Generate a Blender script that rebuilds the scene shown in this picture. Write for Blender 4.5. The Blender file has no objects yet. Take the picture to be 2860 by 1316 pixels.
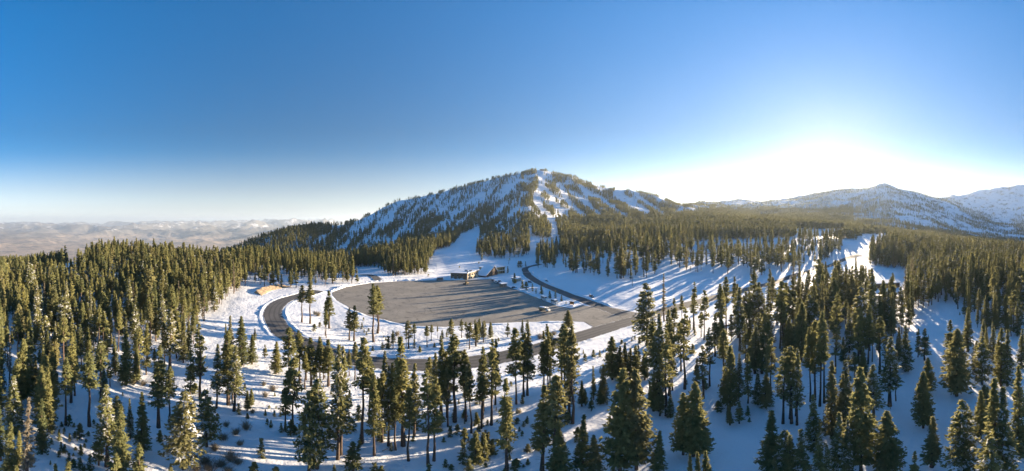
import bpy, bmesh, math, random
import numpy as np
from mathutils import Vector, Matrix
random.seed(7); RNG = np.random.default_rng(11)
R = math.radians
scene = bpy.context.scene
C = scene.collection

# ------------------------------------------------------------------ camera
K = 180.0 / 2860.0            # degrees per photograph pixel of the stitched panorama
HX, HY = 1430.0, 624.0        # straight ahead, horizon row
CAMZ = 60.0
cam = bpy.data.cameras.new('camera'); cam_o = bpy.data.objects.new('camera', cam); C.objects.link(cam_o)
cam_o.location = (0, 0, CAMZ); cam_o.rotation_euler = (R(90), 0, 0)
cam.type = 'PANO'; cam.panorama_type = 'EQUIRECTANGULAR'
cam.longitude_min = R(-90); cam.longitude_max = R(90)
cam.latitude_max = R(HY * K); cam.latitude_min = R((HY - 1316) * K)
cam.clip_start = 0.5; cam.clip_end = 200000
scene.camera = cam_o

# ------------------------------------------------------------------ sky, sun, exposure
SUN_AZ, SUN_EL = 55.4, 10.3
sv = Vector((math.sin(R(SUN_AZ)) * math.cos(R(SUN_EL)), math.cos(R(SUN_AZ)) * math.cos(R(SUN_EL)), math.sin(R(SUN_EL))))
w = bpy.data.worlds.new('World'); scene.world = w; w.use_nodes = True
nt = w.node_tree; nt.nodes.clear()
out = nt.nodes.new('ShaderNodeOutputWorld'); bg = nt.nodes.new('ShaderNodeBackground')
sky = nt.nodes.new('ShaderNodeTexSky'); sky.sky_type = 'NISHITA'; sky.sun_disc = False
sky.sun_elevation = R(SUN_EL); sky.sun_rotation = R(SUN_AZ)
sky.altitude = 2500; sky.air_density = 1.0; sky.dust_density = 0.75; sky.ozone_density = 2.0
bg.inputs['Strength'].default_value = 0.070
hs = nt.nodes.new('ShaderNodeHueSaturation'); hs.inputs['Saturation'].default_value = 1.3
# the air near the horizon is paler than the zenith
wt = nt.nodes.new('ShaderNodeTexCoord'); wsp = nt.nodes.new('ShaderNodeSeparateXYZ'); nt.links.new(wt.outputs['Generated'], wsp.inputs[0])
wm = nt.nodes.new('ShaderNodeMapRange'); wm.interpolation_type = 'SMOOTHSTEP'; nt.links.new(wsp.outputs['Z'], wm.inputs['Value'])
wm.inputs['From Min'].default_value = -0.03; wm.inputs['From Max'].default_value = 0.24; wm.inputs['To Max'].default_value = 1.37
wm.inputs['To Min'].default_value = 0.25
wv = nt.nodes.new('ShaderNodeValToRGB'); nt.links.new(wsp.outputs['Z'], wv.inputs[0])
for i_, (p_, v_) in enumerate(((0.0, 0.64), (0.10, 0.53), (0.28, 0.56), (0.60, 0.98))):
    e_ = wv.color_ramp.elements[i_] if i_ < 2 else wv.color_ramp.elements.new(p_)
    e_.position = p_; e_.color = (v_, v_, v_, 1)
nt.links.new(wv.outputs[0], hs.inputs['Value'])
nt.links.new(wm.outputs[0], hs.inputs['Saturation'])
nt.links.new(sky.outputs[0], hs.inputs['Color']); nt.links.new(hs.outputs[0], bg.inputs['Color'])
nt.links.new(bg.outputs[0], out.inputs['Surface'])
sun = bpy.data.lights.new('sun', 'SUN'); sun_o = bpy.data.objects.new('sun', sun); C.objects.link(sun_o)
sun.energy = 5.0; sun.angle = R(0.5); sun.color = (1.0, 0.80, 0.56)
sun_o.rotation_euler = (-sv).to_track_quat('-Z', 'Y').to_euler()
sun_o.location = (0, 0, 300)
scene.view_settings.view_transform = 'Standard'; scene.view_settings.look = 'None'
scene.view_settings.exposure = 2.08; scene.view_settings.gamma = 1.0
cy = scene.cycles
cy.use_denoising = True; cy.max_bounces = 6; cy.diffuse_bounces = 3; cy.volume_bounces = 1
cy.transmission_bounces = 2; cy.glossy_bounces = 2
cy.sample_clamp_indirect = 6

# ------------------------------------------------------------------ helpers: properties, meshes
def tag(o, label=None, cat=None, group=None, kind=None):
    if label: o['label'] = label
    if cat: o['category'] = cat
    if group: o['group'] = group
    if kind: o['kind'] = kind
    return o
def link(o, parent=None):
    C.objects.link(o)
    if parent is not None: o.parent = parent
    return o
def empty(name, loc=(0, 0, 0), rz=0.0):
    o = bpy.data.objects.new(name, None); C.objects.link(o)
    o.location = loc; o.rotation_euler = (0, 0, rz); o.empty_display_size = 0.5
    return o
def mesh_obj(name, me, parent=None):
    return link(bpy.data.objects.new(name, me), parent)
class MB:
    def __init__(s): s.bm = bmesh.new()
    def box(s, c, size, rz=0.0, bevel=0.0, M=None):
        m = Matrix.Translation(c) @ Matrix.Rotation(rz, 4, 'Z') @ Matrix.Diagonal((*size, 1))
        if M is not None: m = M @ m
        g = bmesh.ops.create_cube(s.bm, size=1, matrix=m)
        if bevel:
            ed = list({e for v in g['verts'] for e in v.link_edges})
            bmesh.ops.bevel(s.bm, geom=ed, offset=bevel, segments=2, affect='EDGES', profile=0.5)
        return s
    def prism(s, pts, z0, z1, tops=None):
        a = [s.bm.verts.new((x, y, z0)) for x, y in pts]
        b = [s.bm.verts.new((x, y, (tops[i] if tops else z1))) for i, (x, y) in enumerate(pts)]
        n = len(pts)
        s.bm.faces.new(a[::-1]); s.bm.faces.new(b)
        for i in range(n): s.bm.faces.new((a[i], a[(i + 1) % n], b[(i + 1) % n], b[i]))
        return s
    def profile(s, pts, w0, w1):       # side outline in (x, z), extruded along y
        a = [s.bm.verts.new((x, w0, z)) for x, z in pts]; b = [s.bm.verts.new((x, w1, z)) for x, z in pts]
        n = len(pts); s.bm.faces.new(a); s.bm.faces.new(b[::-1])
        for i in range(n): s.bm.faces.new((a[(i + 1) % n], a[i], b[i], b[(i + 1) % n]))
        return s
    def cyl(s, p0, p1, r0, r1=None, n=8):
        r1 = r0 if r1 is None else r1
        p0, p1 = Vector(p0), Vector(p1); d = p1 - p0
        m = Matrix.Translation((p0 + p1) / 2) @ d.to_track_quat('Z', 'Y').to_matrix().to_4x4()
        bmesh.ops.create_cone(s.bm, cap_ends=True, segments=n, radius1=r0, radius2=r1, depth=d.length, matrix=m)
        return s
    def build(s, name, mat, parent=None, smooth=False):
        bmesh.ops.recalc_face_normals(s.bm, faces=s.bm.faces[:])
        me = bpy.data.meshes.new(name); s.bm.to_mesh(me); s.bm.free()
        me.materials.append(mat)
        if smooth: me.polygons.foreach_set('use_smooth', [True] * len(me.polygons))
        return mesh_obj(name, me, parent)
def copy_tree(o, parent=None):
    c = o.copy(); C.objects.link(c); c.parent = parent
    for ch in o.children: copy_tree(ch, c)
    return c

# ------------------------------------------------------------------ materials
def mat(name, base, rough=0.7, noise=None, bump=None, metal=0.0, spec=0.3):
    """noise: (scale, second colour, low, high); bump: (scale, strength, distance)"""
    m = bpy.data.materials.new(name); m.use_nodes = True
    t = m.node_tree; b = t.nodes['Principled BSDF']
    b.inputs['Base Color'].default_value = (*base, 1); b.inputs['Roughness'].default_value = rough
    b.inputs['Metallic'].default_value = metal; b.inputs['Specular IOR Level'].default_value = spec
    g = t.nodes.new('ShaderNodeNewGeometry')
    if noise:
        n = t.nodes.new('ShaderNodeTexNoise'); n.inputs['Scale'].default_value = noise[0]; n.inputs['Detail'].default_value = 6
        t.links.new(g.outputs['Position'], n.inputs['Vector'])
        mr = t.nodes.new('ShaderNodeMapRange'); mr.inputs['From Min'].default_value = noise[2]; mr.inputs['From Max'].default_value = noise[3]
        mx = t.nodes.new('ShaderNodeMix'); mx.data_type = 'RGBA'
        mx.inputs['A'].default_value = (*base, 1); mx.inputs['B'].default_value = (*noise[1], 1)
        t.links.new(n.outputs['Fac'], mr.inputs['Value']); t.links.new(mr.outputs[0], mx.inputs['Factor'])
        t.links.new(mx.outputs['Result'], b.inputs['Base Color'])
    if bump:
        n = t.nodes.new('ShaderNodeTexNoise'); n.inputs['Scale'].default_value = bump[0]; n.inputs['Detail'].default_value = 5
        t.links.new(g.outputs['Position'], n.inputs['Vector'])
        bp = t.nodes.new('ShaderNodeBump'); bp.inputs['Strength'].default_value = bump[1]; bp.inputs['Distance'].default_value = bump[2]
        t.links.new(n.outputs['Fac'], bp.inputs['Height']); t.links.new(bp.outputs[0], b.inputs['Normal'])
    return m
def mixrgb(t, fac, a, b):
    mx = t.nodes.new('ShaderNodeMix'); mx.data_type = 'RGBA'
    for sock, v in (('Factor', fac), ('A', a), ('B', b)):
        if isinstance(v, (int, float)): mx.inputs[sock].default_value = v
        elif isinstance(v, tuple): mx.inputs[sock].default_value = (*v, 1)
        else: t.links.new(v, mx.inputs[sock])
    return mx.outputs['Result']
def nnode(t, vec, scale, detail=5, rough=0.5, kind='ShaderNodeTexNoise'):
    n = t.nodes.new(kind); n.inputs['Scale'].default_value = scale
    if kind == 'ShaderNodeTexNoise':
        n.inputs['Detail'].default_value = detail; n.inputs['Roughness'].default_value = rough
    t.links.new(vec, n.inputs['Vector']); return n
def mrange(t, v, a, b, lo=0.0, hi=1.0):
    m = t.nodes.new('ShaderNodeMapRange')
    m.inputs['From Min'].default_value = a; m.inputs['From Max'].default_value = b
    m.inputs['To Min'].default_value = lo; m.inputs['To Max'].default_value = hi
    t.links.new(v, m.inputs['Value']); return m.outputs[0]
def mathn(t, op, a, b=None):
    m = t.nodes.new('ShaderNodeMath'); m.operation = op
    for i, v in enumerate((a, b)):
        if v is None: continue
        if isinstance(v, (int, float)): m.inputs[i].default_value = v
        else: t.links.new(v, m.inputs[i])
    return m.outputs[0]
def base_mat(name, rough=0.8, spec=0.2):
    m = bpy.data.materials.new(name); m.use_nodes = True; t = m.node_tree; b = t.nodes['Principled BSDF']
    b.inputs['Roughness'].default_value = rough; b.inputs['Specular IOR Level'].default_value = spec
    g = t.nodes.new('ShaderNodeNewGeometry')
    return m, t, b, g.outputs['Position']

SNOW = (0.86, 0.87, 0.89)
def make_snow():
    m, t, b, P = base_mat('snow', 0.75, 0.25)
    n1 = nnode(t, P, 0.05, 6); n2 = nnode(t, P, 0.9, 6, 0.6)
    c = mixrgb(t, mrange(t, n1.outputs['Fac'], 0.35, 0.7), SNOW, (0.80, 0.81, 0.83))
    # scattered needles, bark and twigs lying on the snow
    n3 = nnode(t, P, 2.2, 3, 0.7)
    c = mixrgb(t, mrange(t, n3.outputs['Fac'], 0.66, 0.72, 0.0, 0.5), c, (0.25, 0.23, 0.20))
    t.links.new(c, b.inputs['Base Color'])
    bp = t.nodes.new('ShaderNodeBump'); bp.inputs['Strength'].default_value = 0.8; bp.inputs['Distance'].default_value = 0.9
    n4 = nnode(t, P, 0.30, 8, 0.65); v4 = t.nodes.new('ShaderNodeTexVoronoi'); v4.inputs['Scale'].default_value = 0.55; t.links.new(P, v4.inputs['Vector'])
    # old footprints and clods fallen from branches: small pits in the crust
    n8 = nnode(t, P, 0.025, 3, 0.5)
    pits = mathn(t, 'MULTIPLY', mrange(t, v4.outputs['Distance'], 0.0, 0.28, -0.5, 0.0), mrange(t, n8.outputs['Fac'], .45, .6, 0, 1))
    t.links.new(mathn(t, 'ADD', n4.outputs['Fac'], pits), bp.inputs['Height']); t.links.new(bp.outputs[0], b.inputs['Normal'])
    return m
def make_mountain_snow(name, s_rock, lo, hi, rock, bumpd):
    m, t, b, P = base_mat(name, 0.8, 0.15)
    n1 = nnode(t, P, s_rock, 8, 0.65)
    c = mixrgb(t, mrange(t, n1.outputs['Fac'], lo, hi), SNOW, rock)
    t.links.new(c, b.inputs['Base Color'])
    bp = t.nodes.new('ShaderNodeBump'); bp.inputs['Strength'].default_value = 0.6; bp.inputs['Distance'].default_value = bumpd
    n4 = nnode(t, P, s_rock * 0.7, 8, 0.6)
    t.links.new(n4.outputs['Fac'], bp.inputs['Height']); t.links.new(bp.outputs[0], b.inputs['Normal'])
    return m
def make_valley():
    m, t, b, P = base_mat('valley_ground', 0.9, 0.1)
    n1 = nnode(t, P, 0.0004, 8, 0.6); n2 = nnode(t, P, 0.0011, 8, 0.65); n3 = nnode(t, P, 0.0025, 8, 0.75)
    sep = t.nodes.new('ShaderNodeSeparateXYZ'); t.links.new(P, sep.inputs[0])
    c = mixrgb(t, mrange(t, n1.outputs['Fac'], 0.35, 0.65), (0.50, 0.37, 0.27), (0.40, 0.32, 0.25))
    c = mixrgb(t, mrange(t, sep.outputs['Z'], -960, -700), c, (0.20, 0.18, 0.16))
    c = mixrgb(t, mrange(t, n3.outputs['Fac'], 0.47, 0.60, 0, .8), c, (0.11, 0.11, 0.10))
    hgt = mrange(t, sep.outputs['Z'], -950, -150, 0.70, 0.55)
    sn = mathn(t, 'GREATER_THAN', n2.outputs['Fac'], hgt)
    sn2 = mrange(t, mathn(t, 'SUBTRACT', n2.outputs['Fac'], hgt), -0.01, 0.05, 0, 0.6)
    c = mixrgb(t, sn2, c, (0.80, 0.80, 0.82))
    t.links.new(c, b.inputs['Base Color'])
    bp = t.nodes.new('ShaderNodeBump'); bp.inputs['Strength'].default_value = 0.8; bp.inputs['Distance'].default_value = 120
    n4 = nnode(t, P, 0.0012, 8, 0.6)
    t.links.new(n4.outputs['Fac'], bp.inputs['Height']); t.links.new(bp.outputs[0], b.inputs['Normal'])
    return m
def make_asphalt(name, c1, c2, crack=True, uv=False):
    m, t, b, P = base_mat(name, 0.75, 0.3)
    n1 = nnode(t, P, 0.06, 7, 0.6); n2 = nnode(t, P, 0.6, 6, 0.65)
    mp = t.nodes.new('ShaderNodeMapping'); mp.inputs['Scale'].default_value = (0.02, 0.35, 1); mp.inputs['Rotation'].default_value = (0, 0, R(8))
    t.links.new(P, mp.inputs['Vector'])
    n5 = nnode(t, mp.outputs[0], 1.0, 6, 0.65)
    c = mixrgb(t, mrange(t, n1.outputs['Fac'], 0.35, 0.68), c1, c2)
    c = mixrgb(t, mrange(t, n2.outputs['Fac'], 0.5, 0.75, 0, 0.5), c, tuple(x * 0.55 for x in c1))
    if uv:
        u = t.nodes.new('ShaderNodeUVMap'); s = t.nodes.new('ShaderNodeSeparateXYZ'); t.links.new(u.outputs[0], s.inputs[0])
        # wheel tracks along the lanes
        q = mathn(t, 'SINE', mathn(t, 'MULTIPLY', s.outputs['X'], 2 * math.pi * 4))
        c = mixrgb(t, mrange(t, q, 0.2, 1.0, 0, 0.6), c, tuple(x * 0.5 for x in c1))
        edge = mathn(t, 'ABSOLUTE', mathn(t, 'SUBTRACT', s.outputs['X'], 0.5))
        nn = nnode(t, P, 0.45, 5, 0.6)
        fr = mathn(t, 'ADD', edge, mathn(t, 'MULTIPLY', mathn(t, 'SUBTRACT', nn.outputs['Fac'], 0.5), 0.35))
        c = mixrgb(t, mrange(t, fr, 0.46, 0.52), c, (0.62, 0.62, 0.63))
    else:
        c = mixrgb(t, mrange(t, n5.outputs['Fac'], 0.6, 0.72, 0, 0.5), c, tuple(min(1, x * 1.5) for x in c2))
        n6 = nnode(t, P, 0.11, 6, 0.7)
        c = mixrgb(t, mrange(t, n6.outputs['Fac'], 0.66, 0.74, 0, 0.7), c, (0.55, 0.55, 0.56))
        n7 = nnode(t, P, 0.17, 4, 0.6)
        c = mixrgb(t, mrange(t, n7.outputs['Fac'], 0.56, 0.66, 0, 0.65), c, tuple(x * 0.42 for x in c1))
        n9 = nnode(t, P, 1.1, 4, 0.7); c = mixrgb(t, mrange(t, n9.outputs['Fac'], 0.72, 0.77, 0, .8), c, (0.7, 0.7, 0.72))
    if crack:
        d = nnode(t, P, 0.3, 4, 0.6)
        ad = t.nodes.new('ShaderNodeVectorMath'); ad.operation = 'MULTIPLY_ADD'
        ad.inputs[1].default_value = (6, 6, 0)
        t.links.new(d.outputs['Color'], ad.inputs[0]); t.links.new(P, ad.inputs[2])
        v = t.nodes.new('ShaderNodeTexVoronoi'); v.feature = 'DISTANCE_TO_EDGE'; v.inputs['Scale'].default_value = 0.055
        t.links.new(ad.outputs[0], v.inputs['Vector'])
        c = mixrgb(t, mrange(t, v.outputs['Distance'], 0.003, 0.010, 0.55, 0.0), c, tuple(x * 0.25 for x in c1))
    t.links.new(c, b.inputs['Base Color'])
    return m
def make_needles(name, snow_thr, a=(0.10, 0.125, 0.065), bb=(0.30, 0.28, 0.105)):
    m, t, b, P = base_mat(name, 0.8, 0.15)
    at = t.nodes.new('ShaderNodeAttribute'); at.attribute_name = 'tint'
    oi = t.nodes.new('ShaderNodeObjectInfo')
    f = mathn(t, 'ADD', mathn(t, 'MULTIPLY', at.outputs['Fac'], 0.65), mathn(t, 'MULTIPLY', oi.outputs['Random'], 0.5))
    c = mixrgb(t, f, a, bb)
    r2_ = mathn(t, 'FRACT', mathn(t, 'MULTIPLY', oi.outputs['Random'], 17.31))      # some trees greyer, some deeper green
    c = mixrgb(t, mrange(t, r2_, 0.7, 1.0, 0, .45), c, (0.20, 0.17, 0.11))
    c = mixrgb(t, mrange(t, r2_, 0.0, 0.3, .5, 0), c, (0.065, 0.10, 0.05))
    sn = mathn(t, 'GREATER_THAN', at.outputs['Fac'], snow_thr)
    c = mixrgb(t, sn, c, (0.72, 0.74, 0.78))
    t.links.new(c, b.inputs['Base Color'])
    tc = t.nodes.new('ShaderNodeTexCoord'); sp = t.nodes.new('ShaderNodeSeparateXYZ'); cb_ = t.nodes.new('ShaderNodeCombineXYZ')
    t.links.new(tc.outputs['Object'], sp.inputs[0]); t.links.new(sp.outputs['X'], cb_.inputs['X']); t.links.new(sp.outputs['Y'], cb_.inputs['Y']); cb_.inputs['Z'].default_value = 0.8
    vt = t.nodes.new('ShaderNodeVectorTransform'); vt.vector_type = 'VECTOR'; vt.convert_from = 'OBJECT'; vt.convert_to = 'WORLD'; t.links.new(cb_.outputs[0], vt.inputs[0])
    nm = t.nodes.new('ShaderNodeVectorMath'); nm.operation = 'NORMALIZE'; t.links.new(vt.outputs[0], nm.inputs[0])
    g2 = t.nodes.new('ShaderNodeNewGeometry'); mad = t.nodes.new('ShaderNodeVectorMath'); mad.operation = 'MULTIPLY_ADD'; mad.inputs[1].default_value = (1.3, 1.3, 1.3)
    t.links.new(nm.outputs[0], mad.inputs[0]); t.links.new(g2.outputs['Normal'], mad.inputs[2])
    nn2 = t.nodes.new('ShaderNodeVectorMath'); nn2.operation = 'NORMALIZE'; t.links.new(mad.outputs[0], nn2.inputs[0]); t.links.new(nn2.outputs[0], b.inputs['Normal'])
    tr = t.nodes.new('ShaderNodeBsdfTranslucent'); t.links.new(mixrgb(t, .35, c, (0.42, 0.38, 0.16)), tr.inputs['Color'])
    mx = t.nodes.new('ShaderNodeMixShader'); mx.inputs[0].default_value = 0.42
    t.links.new(b.outputs[0], mx.inputs[1]); t.links.new(tr.outputs[0], mx.inputs[2])
    t.links.new(mx.outputs[0], t.nodes['Material Output'].inputs['Surface'])
    return m
M = dict(
    snow=make_snow(),
    mount=make_mountain_snow('mountain_snow', 0.03, 0.60, 0.72, (0.16, 0.14, 0.12), 4.0),
    far=make_mountain_snow('far_mountain_snow', 0.011, 0.52, 0.66, (0.09, 0.10, 0.09), 15.0),
    valley=make_valley(),
    lot=make_asphalt('worn_asphalt', (0.22, 0.20, 0.172), (0.31, 0.28, 0.235)),
    road=make_asphalt('road_asphalt', (0.10, 0.095, 0.09), (0.15, 0.14, 0.13), crack=False, uv=True),
    bank=mat('ploughed_snow', (0.82, 0.83, 0.85), 0.8, (0.9, (0.50, 0.48, 0.45), 0.60, 0.78), (2.0, 0.9, 0.25)),
    clean=mat('roof_snow', (0.86, 0.87, 0.89), 0.8, None, (0.8, 0.4, 0.15)),
    gravel=mat('tan_gravel', (0.50, 0.36, 0.22), 0.9, (0.35, (0.36, 0.27, 0.18), 0.4, 0.65), (1.5, 0.9, 0.3)),
    needles=make_needles('needles', 0.955), snowy=make_needles('snow_dusted_needles', 0.74),
    dry=make_needles('grey_dead_twigs', 2.0, (0.20, 0.17, 0.13), (0.34, 0.29, 0.22)),
    dead=make_needles('bare_willow_twigs', 2.0, (0.20, 0.16, 0.13), (0.36, 0.30, 0.24)),
    bark=mat('bark', (0.075, 0.055, 0.042), 0.9, (3.0, (0.16, 0.11, 0.08), 0.45, 0.7), (6.0, 0.8, 0.05)),
    rock=mat('granite', (0.20, 0.18, 0.16), 0.9, (0.3, (0.34, 0.31, 0.28), 0.4, 0.6), (0.8, 1.0, 0.4)),
    wood=mat('weathered_siding', (0.20, 0.155, 0.11), 0.85, (0.8, (0.27, 0.21, 0.15), 0.4, 0.65)),
    wood_l=mat('honey_siding', (0.42, 0.30, 0.15), 0.8, (0.8, (0.34, 0.24, 0.12), 0.4, 0.65)),
    wood_d=mat('dark_timber', (0.075, 0.055, 0.04), 0.85, (1.0, (0.11, 0.08, 0.06), 0.4, 0.65)),
    stucco=mat('tan_wall', (0.50, 0.42, 0.30), 0.9),
    glass=mat('dark_glass', (0.02, 0.025, 0.03), 0.08, spec=0.6),
    steel=mat('galvanised_steel', (0.28, 0.28, 0.28), 0.5, metal=0.7),
    grey=mat('grey_sheet_metal', (0.30, 0.31, 0.32), 0.6),
    white=mat('white_paint', (0.75, 0.75, 0.74), 0.45, (0.8, (0.55, 0.54, 0.52), 0.55, 0.75)),
    black=mat('rubber', (0.02, 0.02, 0.02), 0.9),
    dkblue=mat('dark_blue_paint', (0.03, 0.05, 0.09), 0.35), silver=mat('silver_paint', (0.35, 0.36, 0.37), 0.35, metal=0.3),
    char=mat('charcoal_paint', (0.04, 0.04, 0.045), 0.4), tan=mat('tan_paint', (0.42, 0.30, 0.16), 0.6),
    red=mat('maroon_paint', (0.16, 0.03, 0.03), 0.4), orange=mat('orange_brown_sign', (0.38, 0.17, 0.06), 0.7),
    light=mat('lamp_lens', (0.7, 0.7, 0.65), 0.2), yellow=mat('yellow_paint', (0.55, 0.36, 0.04), 0.5),
)

# ------------------------------------------------------------------ terrain height field
def hsh(ix, iy, s):
    v = np.sin(ix * 127.1 + iy * 311.7 + s * 74.7) * 43758.5453
    return v - np.floor(v)
def vnoise(x, y, s=0):
    ix, iy = np.floor(x), np.floor(y); fx, fy = x - ix, y - iy
    fx = fx * fx * (3 - 2 * fx); fy = fy * fy * (3 - 2 * fy)
    a, b, c, d = hsh(ix, iy, s), hsh(ix + 1, iy, s), hsh(ix, iy + 1, s), hsh(ix + 1, iy + 1, s)
    return (a * (1 - fx) + b * fx) * (1 - fy) + (c * (1 - fx) + d * fx) * fy
def fbm(x, y, s=0, o=5, ridge=False):
    t = np.zeros_like(x, dtype=float); a = 0.5; tot = 0
    for i in range(o):
        n = vnoise(x, y, s + i * 3)
        if ridge: n = 1 - abs(2 * n - 1)
        t += a * n; tot += a; a *= 0.5; x = x * 2.03 + 17.3; y = y * 2.03 - 9.1
    return t / tot
def Yz(r, y): return CAMZ - r * math.tan(R((y - HY) * K))
LV = [(2500, -330), (5000, -760), (9000, -1000), (60000, -1000)]
RT = [(9000, 100), (60000, -300)]
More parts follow.
